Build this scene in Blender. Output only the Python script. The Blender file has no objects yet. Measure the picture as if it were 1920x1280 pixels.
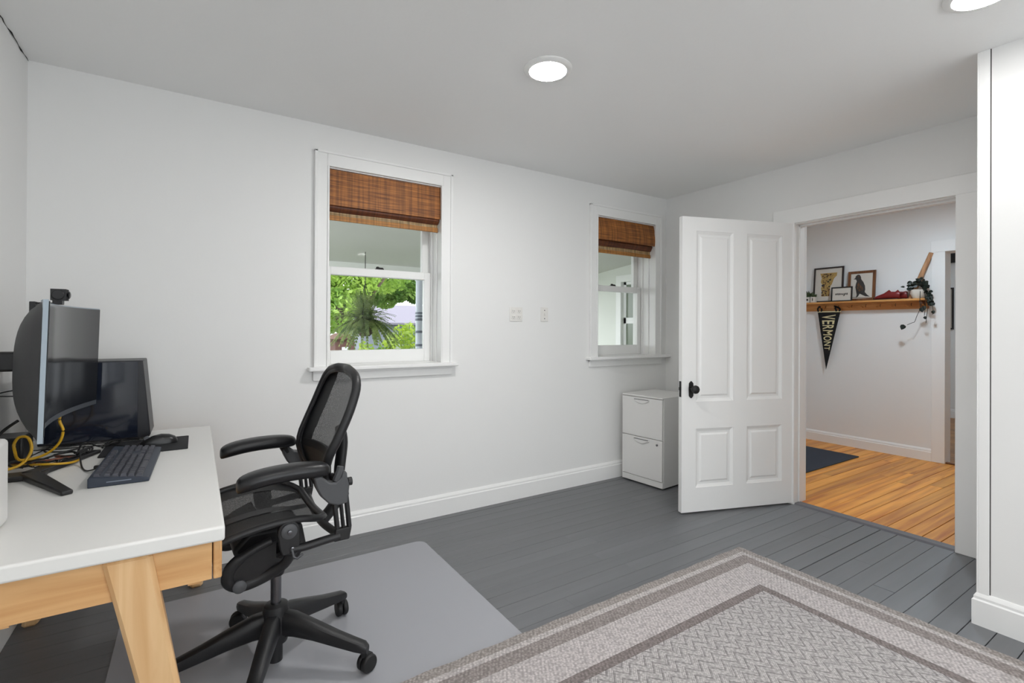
import bpy, bmesh, math, random
from mathutils import Vector, Matrix
random.seed(7)
S = bpy.context.scene
COL = S.collection
R = math.radians

# ------------------------------------------------------------------ camera
CAM_H = 1.23
YAW, PITCH, ROLL = 0.5717, 0.0032, 0.0051
F_PX = 920.734
fwd = Vector((math.sin(YAW) * math.cos(PITCH), math.cos(YAW) * math.cos(PITCH), math.sin(PITCH)))
rgt0 = Vector((math.cos(YAW), -math.sin(YAW), 0))
up0 = rgt0.cross(fwd)
rgt = rgt0 * math.cos(ROLL) + up0 * math.sin(ROLL)
upv = up0 * math.cos(ROLL) - rgt0 * math.sin(ROLL)
cd = bpy.data.cameras.new('camera')
cam = bpy.data.objects.new('camera', cd)
COL.objects.link(cam)
cd.sensor_fit = 'HORIZONTAL'
cd.sensor_width = 36
cd.lens = F_PX * 36 / 1920
cd.shift_y = -(640 - 612.87) / 1920
cd.clip_start = 0.02
cam.matrix_world = Matrix(((rgt.x, upv.x, -fwd.x, 0), (rgt.y, upv.y, -fwd.y, 0), (rgt.z, upv.z, -fwd.z, CAM_H), (0, 0, 0, 1)))
S.camera = cam

# ------------------------------------------------------------------ light
S.view_settings.view_transform = 'Standard'
S.view_settings.look = 'None'
S.view_settings.gamma = 1
S.view_settings.exposure = 0.45
S.view_settings.use_curve_mapping = False
LAMP = 165.0          # radiance of the ceiling lamps
HALL_FILL = 185.0  # radiance of the lights added unseen in hall and far room
SKY = 3.3
S.cycles.max_bounces = 10
S.cycles.diffuse_bounces = 6
S.cycles.transparent_max_bounces = 16
S.cycles.sample_clamp_indirect = 6

W_ = bpy.data.worlds.new('overcast_sky')
S.world = W_
W_.use_nodes = True
nt = W_.node_tree
bgn = nt.nodes['Background']
bgn.inputs[0].default_value = (0.93, 0.97, 1.0, 1)
bgn.inputs[1].default_value = SKY

def portal(name, loc, rot, sx, sy):
    l = bpy.data.lights.new(name, 'AREA')
    l.shape = 'RECTANGLE'; l.size = sx; l.size_y = sy
    l.cycles.is_portal = True
    o = bpy.data.objects.new(name, l); COL.objects.link(o)
    o.location = loc; o.rotation_euler = rot

# ------------------------------------------------------------------ helpers
def lin(c):
    c /= 255.0
    return c / 12.92 if c <= 0.04045 else ((c + 0.055) / 1.055) ** 2.4
def rgb(r, g, b): return (lin(r), lin(g), lin(b), 1)

MATS = {}
def mat(name, col, rough=0.5, metal=0.0, bump=0.0, bscale=60, var=0.0, vscale=5, stretch=None, spec=0.5, rnd=0.0, coat=0.0, emit=None):
    """plain procedural material: colour with noise variation, optional bump"""
    m = bpy.data.materials.new(name); m.use_nodes = True
    n = m.node_tree.nodes; L = m.node_tree.links
    p = n['Principled BSDF']
    p.inputs['Base Color'].default_value = col
    p.inputs['Roughness'].default_value = rough
    p.inputs['Metallic'].default_value = metal
    p.inputs['Specular IOR Level'].default_value = spec
    p.inputs['Coat Weight'].default_value = coat
    tc = n.new('ShaderNodeTexCoord'); mp = n.new('ShaderNodeMapping')
    L.new(tc.outputs['Object'], mp.inputs[0])
    if stretch: mp.inputs['Scale'].default_value = stretch
    src = None
    if var:
        t = n.new('ShaderNodeTexNoise'); t.inputs['Scale'].default_value = vscale; t.inputs['Detail'].default_value = 5
        L.new(mp.outputs[0], t.inputs['Vector'])
        r = n.new('ShaderNodeMapRange'); r.inputs[1].default_value = 0.25; r.inputs[2].default_value = 0.75
        r.inputs[3].default_value = 1 - var; r.inputs[4].default_value = 1 + var
        L.new(t.outputs[0], r.inputs[0]); src = r.outputs[0]
    if rnd:
        oi = n.new('ShaderNodeObjectInfo')
        r2 = n.new('ShaderNodeMapRange'); r2.inputs[3].default_value = 1 - rnd; r2.inputs[4].default_value = 1 + rnd
        L.new(oi.outputs['Random'], r2.inputs[0])
        if src:
            mu = n.new('ShaderNodeMath'); mu.operation = 'MULTIPLY'
            L.new(src, mu.inputs[0]); L.new(r2.outputs[0], mu.inputs[1]); src = mu.outputs[0]
        else: src = r2.outputs[0]
    if src:
        vm = n.new('ShaderNodeVectorMath'); vm.operation = 'SCALE'
        vm.inputs[0].default_value = col[:3]
        L.new(src, vm.inputs['Scale']); L.new(vm.outputs[0], p.inputs['Base Color'])
    if bump:
        t = n.new('ShaderNodeTexNoise'); t.inputs['Scale'].default_value = bscale; t.inputs['Detail'].default_value = 4
        L.new(mp.outputs[0], t.inputs['Vector'])
        b = n.new('ShaderNodeBump'); b.inputs['Strength'].default_value = bump; b.inputs['Distance'].default_value = 0.004
        L.new(t.outputs[0], b.inputs['Height']); L.new(b.outputs[0], p.inputs['Normal'])
    if emit:
        p.inputs['Emission Color'].default_value = emit[0]; p.inputs['Emission Strength'].default_value = emit[1]
    MATS[name] = m
    return m

def wood(name, dark, light, axis, rough=0.45, scale=6, rnd=0.0, knots=False):
    m = bpy.data.materials.new(name); m.use_nodes = True
    n = m.node_tree.nodes; L = m.node_tree.links; p = n['Principled BSDF']
    p.inputs['Roughness'].default_value = rough
    tc = n.new('ShaderNodeTexCoord'); oi = n.new('ShaderNodeObjectInfo')
    add = n.new('ShaderNodeVectorMath'); add.operation = 'ADD'
    sc = n.new('ShaderNodeVectorMath'); sc.operation = 'SCALE'; sc.inputs[0].default_value = (7, 13, 5)
    L.new(oi.outputs['Random'], sc.inputs['Scale'])
    L.new(tc.outputs['Object'], add.inputs[0]); L.new(sc.outputs[0], add.inputs[1])
    mp = n.new('ShaderNodeMapping'); s = [scale * 5] * 3; s[axis] = scale * 0.35; mp.inputs['Scale'].default_value = s
    L.new(add.outputs[0], mp.inputs[0])
    t = n.new('ShaderNodeTexNoise'); t.inputs['Scale'].default_value = 1.0; t.inputs['Detail'].default_value = 6; t.inputs['Distortion'].default_value = 0.6
    L.new(mp.outputs[0], t.inputs['Vector'])
    cr = n.new('ShaderNodeValToRGB')
    cr.color_ramp.elements[0].position = 0.32; cr.color_ramp.elements[0].color = dark
    cr.color_ramp.elements[1].position = 0.62; cr.color_ramp.elements[1].color = light
    L.new(t.outputs[0], cr.inputs[0])
    out = cr.outputs[0]
    if rnd:
        hs = n.new('ShaderNodeHueSaturation')
        r2 = n.new('ShaderNodeMapRange'); r2.inputs[3].default_value = 1 - rnd; r2.inputs[4].default_value = 1 + rnd
        L.new(oi.outputs['Random'], r2.inputs[0]); L.new(r2.outputs[0], hs.inputs['Value']); L.new(out, hs.inputs['Color']); out = hs.outputs[0]
    L.new(out, p.inputs['Base Color'])
    b = n.new('ShaderNodeBump'); b.inputs['Strength'].default_value = 0.12; b.inputs['Distance'].default_value = 0.002
    L.new(t.outputs[0], b.inputs['Height']); L.new(b.outputs[0], p.inputs['Normal'])
    MATS[name] = m
    return m

XF = {}
def tag(o, label=None, cat=None, group=None, kind=None):
    if label: o['label'] = label
    if cat: o['category'] = cat
    if group: o['group'] = group
    if kind: o['kind'] = kind
    return o
def thing(name, label, cat=None, loc=(0, 0, 0), rz=0.0, group=None, kind=None):
    o = bpy.data.objects.new(name, None); COL.objects.link(o)
    o.empty_display_size = 0.1
    o.location = loc; o.rotation_euler = (0, 0, rz)
    XF[o] = Matrix.Translation(loc) @ Matrix.Rotation(rz, 4, 'Z')
    return tag(o, label, cat, group, kind)

class MB:
    def __init__(s): s.v = []; s.f = []
    def add(s, vs, fs):
        b = len(s.v); s.v += [tuple(q) for q in vs]; s.f += [tuple(i + b for i in f) for f in fs]; return s
    def box(s, x0, x1, y0, y1, z0, z1):
        if x0 > x1: x0, x1 = x1, x0
        if y0 > y1: y0, y1 = y1, y0
        if z0 > z1: z0, z1 = z1, z0
        return s.add([(x0, y0, z0), (x1, y0, z0), (x1, y1, z0), (x0, y1, z0), (x0, y0, z1), (x1, y0, z1), (x1, y1, z1), (x0, y1, z1)],
                     [(0, 3, 2, 1), (4, 5, 6, 7), (0, 1, 5, 4), (1, 2, 6, 5), (2, 3, 7, 6), (3, 0, 4, 7)])
    def hexa(s, bot, top):
        return s.add(list(bot) + list(top), [(0, 3, 2, 1), (4, 5, 6, 7), (0, 1, 5, 4), (1, 2, 6, 5), (2, 3, 7, 6), (3, 0, 4, 7)])
    def prism(s, poly, axis, a0, a1):
        """poly: 2d points in the two other axes (x,y,z order), extruded along axis"""
        def P(p, a):
            q = list(p); q.insert(axis, a); return q
        n = len(poly)
        vs = [P(p, a0) for p in poly] + [P(p, a1) for p in poly]
        fs = [tuple(range(n))[::-1], tuple(range(n, 2 * n))] + [(i, (i + 1) % n, n + (i + 1) % n, n + i) for i in range(n)]
        return s.add(vs, fs)
    def tube(s, path, rad, n=8, up=(0, 0, 1), closed=False, rad2=None, cap=True):
        P = [Vector(p) for p in path]; m = len(P); vs = []
        for i in range(m):
            a = P[(i - 1) % m] if (closed or i > 0) else P[i]
            b = P[(i + 1) % m] if (closed or i < m - 1) else P[i]
            t = (b - a).normalized()
            u = Vector(up); sd = t.cross(u)
            if sd.length < 1e-4: sd = t.cross(Vector((1, 0, 0.01)))
            sd.normalize(); w = sd.cross(t).normalized()
            r = rad[i] if isinstance(rad, (list, tuple)) else rad
            r2 = r if rad2 is None else (rad2[i] if isinstance(rad2, (list, tuple)) else rad2)
            for k in range(n):
                an = 2 * math.pi * k / n
                vs.append(P[i] + sd * (math.cos(an) * r) + w * (math.sin(an) * r2))
        fs = []
        for i in range(m if closed else m - 1):
            j = (i + 1) % m
            for k in range(n):
                fs.append((i * n + k, i * n + (k + 1) % n, j * n + (k + 1) % n, j * n + k))
        if cap and not closed:
            fs.append(tuple(range(n))[::-1]); fs.append(tuple((m - 1) * n + k for k in range(n)))
        return s.add(vs, fs)
    def lathe(s, prof, c=(0, 0, 0), axis=2, n=24, flip=1):
        vs = []; m = len(prof)
        for r, h in prof:
            for k in range(n):
                a = 2 * math.pi * k / n
                p = [r * math.cos(a), r * math.sin(a)]; p.insert(axis, h * flip)
                vs.append((p[0] + c[0], p[1] + c[1], p[2] + c[2]))
        fs = []
        for i in range(m - 1):
            for k in range(n):
                fs.append((i * n + k, i * n + (k + 1) % n, (i + 1) * n + (k + 1) % n, (i + 1) * n + k))
        fs.append(tuple(range(n))[::-1]); fs.append(tuple((m - 1) * n + k for k in range(n)))
        return s.add(vs, fs)
    def grid(s, fn, nu, nv, thick=None):
        """fn(i/nu, j/nv) -> point; thick: vector offset for the second skin"""
        vs = [fn(i / nu, j / nv) for i in range(nu + 1) for j in range(nv + 1)]
        q = lambda i, j: i * (nv + 1) + j
        fs = [(q(i, j), q(i + 1, j), q(i + 1, j + 1), q(i, j + 1)) for i in range(nu) for j in range(nv)]
        if thick:
            N = len(vs); t = Vector(thick)
            vs2 = [Vector(p) + t for p in vs]
            fs2 = [tuple(N + k for k in f[::-1]) for f in fs]
            rim = [q(i, 0) for i in range(nu + 1)] + [q(nu, j) for j in range(1, nv + 1)] + [q(i, nv) for i in range(nu - 1, -1, -1)] + [q(0, j) for j in range(nv - 1, 0, -1)]
            fr = [(rim[(k + 1) % len(rim)], rim[k], N + rim[k], N + rim[(k + 1) % len(rim)]) for k in range(len(rim))]
            return s.add(list(vs) + vs2, fs + fs2 + fr)
        return s.add(vs, fs)
    def build(s, name, m, parent=None, label=None, cat=None, group=None, kind=None, bevel=0, seg=2, smooth=35, local=False, sub=0, fixn=True, origin=None):
        me = bpy.data.meshes.new(name)
        if parent is not None:
            X = XF[parent]; inv = X.inverted()
            vs = s.v if local else [inv @ Vector(q) for q in s.v]
            X2 = X
        else:
            if origin is None:
                xs = [q[0] for q in s.v]; ys = [q[1] for q in s.v]; zs = [q[2] for q in s.v]
                origin = Vector(((min(xs) + max(xs)) / 2, (min(ys) + max(ys)) / 2, min(zs)))
            vs = [Vector(q) - Vector(origin) for q in s.v]; X2 = Matrix.Translation(origin)
        me.from_pydata([tuple(q) for q in vs], [], s.f)
        if fixn:
            bm = bmesh.new(); bm.from_mesh(me); bmesh.ops.recalc_face_normals(bm, faces=bm.faces); bm.to_mesh(me); bm.free()
        me.materials.append(MATS[m] if isinstance(m, str) else m)
        if smooth:
            me.polygons.foreach_set('use_smooth', [True] * len(me.polygons))
            try: me.set_sharp_from_angle(angle=R(smooth))
            except Exception: pass
        o = bpy.data.objects.new(name, me); COL.objects.link(o)
        if parent is not None: o.parent = parent
        else: o.location = origin
        XF[o] = X2
        if bevel:
            b = o.modifiers.new('bevel', 'BEVEL'); b.width = bevel; b.segments = seg; b.limit_method = 'ANGLE'; b.angle_limit = R(40)
            b.harden_normals = False
        if sub:
            q = o.modifiers.new('subsurf', 'SUBSURF'); q.levels = sub; q.render_levels = sub
        return tag(o, label, cat, group, kind)
def B(*a): return MB().box(*a)
def copy_tree(o, parent=None):
    c = o.copy(); COL.objects.link(c); c.parent = parent
    XF[c] = XF[o].copy() if parent is None else XF[parent]
    for ch in list(o.children): copy_tree(ch, c)
    return c
def text_mesh(txt, size, ext, bold=0.0):
    cu = bpy.data.curves.new('letters', 'FONT'); cu.body = txt; cu.size = size; cu.extrude = ext; cu.offset = bold
    cu.align_x = 'CENTER'; cu.align_y = 'CENTER'
    o = bpy.data.objects.new('letters', cu); COL.objects.link(o)
    bpy.context.view_layer.update()
    me = bpy.data.meshes.new_from_object(o.evaluated_get(bpy.context.evaluated_depsgraph_get()))
    bpy.data.objects.remove(o)
    vs = [tuple(v.co) for v in me.vertices]; fs = [tuple(p.vertices) for p in me.polygons]
    return vs, fs
def smooth_path(pts, k=6):
    P = [Vector(p) for p in pts]; out = []
    for i in range(len(P) - 1):
        p0 = P[max(i - 1, 0)]; p1 = P[i]; p2 = P[i + 1]; p3 = P[min(i + 2, len(P) - 1)]
        for j in range(k):
            t = j / k
            out.append(0.5 * ((2 * p1) + (p2 - p0) * t + (2 * p0 - 5 * p1 + 4 * p2 - p3) * t * t + (3 * p1 - p0 - 3 * p2 + p3) * t ** 3))
    out.append(P[-1]); return out
def interp(tab, x):
    if x <= tab[0][0]: return tab[0][1]
    for (a, b), (c, d) in zip(tab, tab[1:]):
        if x <= c:
            t = (x - a) / (c - a); return b + (d - b) * t
    return tab[-1][1]

# ------------------------------------------------------------------ materials
mat('wall_paint', rgb(234, 234, 233), 0.62, bump=0.05, bscale=90)
mat('ceiling_paint', rgb(241, 241, 240), 0.75, bump=0.12, bscale=45)
mat('trim_paint', rgb(239, 239, 238), 0.38, bump=0.03, bscale=40)
mat('door_paint', rgb(239, 239, 238), 0.36, bump=0.04, bscale=30)
mat('grey_floor_paint', rgb(106, 107, 110), 0.42, bump=0.10, bscale=12, var=0.07, vscale=3, stretch=(0.6, 6, 6), rnd=0.05)
mat('dark_gap', rgb(34, 32, 32), 0.9)
mat('threshold_grey', rgb(98, 97, 102), 0.45, var=0.08, vscale=9)
wood('pine_floor', rgb(188, 108, 24), rgb(236, 164, 66), 0, 0.36, 4.0, 0.16)
wood('far_floor', rgb(130, 88, 50), rgb(170, 122, 76), 1, 0.4, 4.0, 0.08)
wood('desk_wood_x', rgb(196, 143, 88), rgb(222, 176, 122), 0, 0.42, 5)
wood('desk_wood_y', rgb(196, 143, 88), rgb(222, 176, 122), 1, 0.42, 5)
wood('desk_wood_z', rgb(206, 158, 106), rgb(228, 190, 142), 2, 0.42, 5)
wood('shelf_wood', rgb(176, 112, 52), rgb(216, 160, 92), 1, 0.45, 6)
wood('stick_wood', rgb(150, 105, 70), rgb(196, 150, 110), 2, 0.5, 9)
wood('frame_brown', rgb(84, 50, 26), rgb(120, 76, 42), 2, 0.4, 9)
mat('frame_dark', rgb(46, 36, 34), 0.4, var=0.1, vscale=30)
mat('frame_black', rgb(30, 28, 28), 0.4, var=0.1, vscale=30)
mat('desk_white', rgb(228, 227, 224), 0.33, bump=0.01, bscale=120)
mat('cabinet_white', rgb(233, 232, 230), 0.38, bump=0.02, bscale=200)
mat('cabinet_shade', rgb(80, 80, 80), 0.8)
mat('plate_white', rgb(228, 226, 222), 0.35)
mat('slot_dark', rgb(70, 68, 66), 0.6)
mat('black_iron', rgb(34, 32, 32), 0.45, metal=0.4, bump=0.3, bscale=80)
mat('black_plastic', rgb(26, 26, 28), 0.42, bump=0.04, bscale=200)
mat('chair_black', rgb(28, 28, 30), 0.45, bump=0.08, bscale=300)
mat('arm_vinyl', rgb(22, 22, 25), 0.36, bump=0.05, bscale=150)
mat('chair_graphite', rgb(74, 75, 78), 0.5, bump=0.04, bscale=200)
mat('steel', rgb(120, 120, 124), 0.25, metal=1.0)
mat('rubber', rgb(22, 22, 23), 0.55)
mat('monitor_shell', rgb(48, 48, 50), 0.55, bump=0.05, bscale=250)
mat('monitor_edge', rgb(158, 170, 180), 0.35, metal=0.25)
mat('monitor_chin', rgb(82, 86, 92), 0.4, metal=0.3)
mat('screen_glass', rgb(14, 16, 20), 0.12, spec=0.6)
mat('tower_black', rgb(26, 26, 32), 0.4, bump=0.03, bscale=200)
mat('tower_glass', rgb(26, 31, 44), 0.10, spec=0.6, coat=0.3)
mat('keyboard_case', rgb(44, 52, 66), 0.5, bump=0.03, bscale=200)
mat('keycap', rgb(66, 67, 76), 0.5, rnd=0.06)
mat('key_print', rgb(120, 128, 140), 0.5)
mat('mouse_black', rgb(20, 20, 22), 0.3)
mat('pad_black', rgb(26, 27, 31), 0.8, bump=0.2, bscale=600)
mat('cable_black', rgb(20, 20, 21), 0.5)
mat('cable_yellow', rgb(206, 160, 34), 0.4)
mat('cable_red', rgb(128, 70, 48), 0.5)
mat('gadget_white', rgb(226, 225, 223), 0.35)
mat('hall_mat', rgb(48, 54, 66), 0.9, bump=0.8, bscale=260, var=0.3, vscale=160)
mat('print_paper', rgb(206, 200, 190), 0.7)
mat('print_ink', rgb(52, 48, 46), 0.7, var=0.3, vscale=60)
mat('print_gold', rgb(170, 140, 82), 0.7, var=0.35, vscale=70)
mat('print_brown', rgb(96, 66, 40), 0.7, var=0.3, vscale=70)
mat('felt_black', rgb(22, 22, 24), 0.95, bump=0.3, bscale=300)
mat('felt_cream', rgb(214, 204, 160), 0.9, bump=0.2, bscale=300)
mat('shoe_red', rgb(120, 26, 26), 0.35, var=0.15, vscale=20)
mat('shoe_sole', rgb(60, 44, 36), 0.6)
mat('pot_white', rgb(220, 214, 204), 0.5)
mat('pot_print', rgb(50, 48, 48), 0.6)
mat('leaf_dark', rgb(19, 30, 22), 0.45, var=0.3, vscale=30)
mat('succulent', rgb(64, 78, 46), 0.5, var=0.3, vscale=40)
mat('iron_hook', rgb(58, 36, 22), 0.5)
mat('siding_white', rgb(222, 224, 218), 0.6, var=0.03, vscale=2)
mat('porch_ceiling_paint', rgb(205, 205, 198), 0.7, var=0.04, vscale=1)
mat('porch_floor_paint', rgb(150, 150, 150), 0.6, var=0.08, vscale=4)
mat('grass', rgb(74, 84, 58), 0.95, var=0.3, vscale=1.5)
mat('roof_lilac', rgb(108, 104, 116), 0.8, var=0.06, vscale=5)
mat('brick_red', rgb(86, 56, 48), 0.85, var=0.2, vscale=9)
mat('bark', rgb(86, 74, 62), 0.9, bump=0.6, bscale=20, var=0.25, vscale=6)
mat('post_white', rgb(200, 206, 216), 0.5)
mat('post_band', rgb(104, 110, 122), 0.5)
mat('window_dark', rgb(118, 128, 112), 0.15)
mat('basket', rgb(70, 60, 46), 0.9, bump=0.5, bscale=60)
mat('lamp_trim', rgb(238, 238, 236), 0.4)
mat('lamp_glow', rgb(255, 255, 255), 0.5, emit=((1.0, 0.99, 0.97, 1), LAMP))
mat('dim_glow', rgb(255, 255, 255), 0.5, emit=((1.0, 0.99, 0.97, 1), LAMP * .40))
mat('hall_fill_glow', rgb(255, 255, 255), 0.5, emit=((0.85, 1.0, 1.12, 1), HALL_FILL))

def leafmat(name, c1, c2, scale=3.0, trans=0.35):
    m = bpy.data.materials.new(name); m.use_nodes = True
    n = m.node_tree.nodes; L = m.node_tree.links; p = n['Principled BSDF']; p.inputs['Roughness'].default_value = 0.6
    tc = n.new('ShaderNodeTexCoord'); t = n.new('ShaderNodeTexNoise'); t.inputs['Scale'].default_value = scale; t.inputs['Detail'].default_value = 8
    L.new(tc.outputs['Object'], t.inputs['Vector'])
    cr = n.new('ShaderNodeValToRGB'); cr.color_ramp.elements[0].position = .35; cr.color_ramp.elements[1].position = .65
    cr.color_ramp.elements[0].color = c1; cr.color_ramp.elements[1].color = c2
    L.new(t.outputs[0], cr.inputs[0]); L.new(cr.outputs[0], p.inputs['Base Color'])
    tr = n.new('ShaderNodeBsdfTranslucent'); L.new(cr.outputs[0], tr.inputs[0])
    mx = n.new('ShaderNodeMixShader'); mx.inputs[0].default_value = trans
    L.new(p.outputs[0], mx.inputs[1]); L.new(tr.outputs[0], mx.inputs[2]); L.new(mx.outputs[0], n['Material Output'].inputs[0])
    MATS[name] = m
leafmat('tree_leaf', rgb(92, 134, 44), rgb(172, 198, 96), 1.6, 0.5)
leafmat('tree_leaf2', rgb(84, 126, 54), rgb(160, 190, 100), 1.6, 0.5)
leafmat('bush_leaf', rgb(76, 114, 32), rgb(160, 180, 62), 3.0, 0.45)
leafmat('fern_leaf', rgb(74, 98, 48), rgb(150, 168, 100), 9.0, 0.4)

def glassmat(name, tint, refl=0.06):
    m = bpy.data.materials.new(name); m.use_nodes = True
    n = m.node_tree.nodes; L = m.node_tree.links
    n.remove(n['Principled BSDF'])
    tr = n.new('ShaderNodeBsdfTransparent'); tr.inputs[0].default_value = tint
    gl = n.new('ShaderNodeBsdfGlossy'); gl.inputs['Roughness'].default_value = 0.02
    lw = n.new('ShaderNodeLayerWeight'); lw.inputs[0].default_value = .5
    pw = n.new('ShaderNodeMath'); pw.operation = 'POWER'; pw.inputs[1].default_value = 4.0; L.new(lw.outputs['Facing'], pw.inputs[0])
    fr = n.new('ShaderNodeMath'); fr.operation = 'MULTIPLY_ADD'; fr.inputs[1].default_value = .35; fr.inputs[2].default_value = .004; L.new(pw.outputs[0], fr.inputs[0])
    mx = n.new('ShaderNodeMixShader')
    L.new(fr.outputs[0], mx.inputs[0]); L.new(tr.outputs[0], mx.inputs[1]); L.new(gl.outputs[0], mx.inputs[2])
    L.new(mx.outputs[0], n['Material Output'].inputs[0]); MATS[name] = m
glassmat('window_glass', (0.97, 0.975, 0.975, 1))

def meshfabric(name, col, trans):
    m = bpy.data.materials.new(name); m.use_nodes = True
    n = m.node_tree.nodes; L = m.node_tree.links; p = n['Principled BSDF']
    p.inputs['Base Color'].default_value = col; p.inputs['Roughness'].default_value = 0.6
    tc = n.new('ShaderNodeTexCoord'); t = n.new('ShaderNodeTexNoise'); t.inputs['Scale'].default_value = 400
    L.new(tc.outputs['Object'], t.inputs['Vector'])
    r = n.new('ShaderNodeMapRange'); r.inputs[1].default_value = .3; r.inputs[2].default_value = .7; r.inputs[3].default_value = trans - .12; r.inputs[4].default_value = trans + .12
    L.new(t.outputs[0], r.inputs[0])
    tr = n.new('ShaderNodeBsdfTransparent'); mx = n.new('ShaderNodeMixShader')
    L.new(r.outputs[0], mx.inputs[0]); L.new(p.outputs[0], mx.inputs[1]); L.new(tr.outputs[0], mx.inputs[2])
    L.new(mx.outputs[0], n['Material Output'].inputs[0]); MATS[name] = m
meshfabric('chair_mesh', rgb(44, 44, 46), 0.17)
meshfabric('chair_seat_mesh', rgb(40, 40, 42), 0.14)

def matmat():
    m = bpy.data.materials.new('frosted_mat'); m.use_nodes = True
    n = m.node_tree.nodes; L = m.node_tree.links; p = n['Principled BSDF']
    p.inputs['Base Color'].default_value = rgb(196, 197, 202); p.inputs['Roughness'].default_value = 0.34
    tc = n.new('ShaderNodeTexCoord'); t = n.new('ShaderNodeTexNoise'); t.inputs['Scale'].default_value = 500
    b = n.new('ShaderNodeBump'); b.inputs['Strength'].default_value = .15; b.inputs['Distance'].default_value = .001
    L.new(tc.outputs['Object'], t.inputs['Vector']); L.new(t.outputs[0], b.inputs['Height']); L.new(b.outputs[0], p.inputs['Normal'])
    tr = n.new('ShaderNodeBsdfTransparent'); tr.inputs[0].default_value = (.9, .9, .92, 1)
    mx = n.new('ShaderNodeMixShader'); mx.inputs[0].default_value = 0.45
    L.new(p.outputs[0], mx.inputs[1]); L.new(tr.outputs[0], mx.inputs[2]); L.new(mx.outputs[0], n['Material Output'].inputs[0]); MATS['frosted_mat'] = m
matmat()

def bamboo(name, cols, tr=0.0):
    m = bpy.data.materials.new(name); m.use_nodes = True
    n = m.node_tree.nodes; L = m.node_tree.links; p = n['Principled BSDF']; p.inputs['Roughness'].default_value = 0.55
    tc = n.new('ShaderNodeTexCoord')
    mp = n.new('ShaderNodeMapping'); mp.inputs['Scale'].default_value = (5, 160, 160); L.new(tc.outputs['Object'], mp.inputs[0])
    t = n.new('ShaderNodeTexNoise'); t.inputs['Scale'].default_value = 1; t.inputs['Detail'].default_value = 4; L.new(mp.outputs[0], t.inputs['Vector'])
    cr = n.new('ShaderNodeValToRGB'); cr.color_ramp.elements[0].position = .3; cr.color_ramp.elements[0].color = cols[0]
    cr.color_ramp.elements[1].position = .7; cr.color_ramp.elements[1].color = cols[1]; L.new(t.outputs[0], cr.inputs[0])
    # vertical threads
    mp2 = n.new('ShaderNodeMapping'); mp2.inputs['Scale'].default_value = (70, 1, 2); L.new(tc.outputs['Object'], mp2.inputs[0])
    t2 = n.new('ShaderNodeTexNoise'); t2.inputs['Scale'].default_value = 1; t2.inputs['Detail'].default_value = 2; L.new(mp2.outputs[0], t2.inputs['Vector'])
    r = n.new('ShaderNodeMapRange'); r.inputs[1].default_value = .35; r.inputs[2].default_value = .6; r.inputs[3].default_value = .62; r.inputs[4].default_value = 1.08; L.new(t2.outputs[0], r.inputs[0])
    vm = n.new('ShaderNodeVectorMath'); vm.operation = 'SCALE'; L.new(cr.outputs[0], vm.inputs[0]); L.new(r.outputs[0], vm.inputs['Scale'])
    L.new(vm.outputs[0], p.inputs['Base Color'])
    b = n.new('ShaderNodeBump'); b.inputs['Strength'].default_value = .5; b.inputs['Distance'].default_value = .003
    L.new(t.outputs[0], b.inputs['Height']); L.new(b.outputs[0], p.inputs['Normal'])
    if tr:
        ts = n.new('ShaderNodeBsdfTranslucent'); L.new(vm.outputs[0], ts.inputs[0])
        mx = n.new('ShaderNodeMixShader'); mx.inputs[0].default_value = tr
        L.new(p.outputs[0], mx.inputs[1]); L.new(ts.outputs[0], mx.inputs[2]); L.new(mx.outputs[0], n['Material Output'].inputs[0])
    MATS[name] = m
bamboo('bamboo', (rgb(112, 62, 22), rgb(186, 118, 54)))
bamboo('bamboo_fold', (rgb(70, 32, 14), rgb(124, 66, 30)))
bamboo('bamboo_backlit', (rgb(186, 150, 100), rgb(226, 204, 166)), 0.5)
bamboo('bamboo_rail', (rgb(150, 96, 40), rgb(190, 132, 66)))

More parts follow.
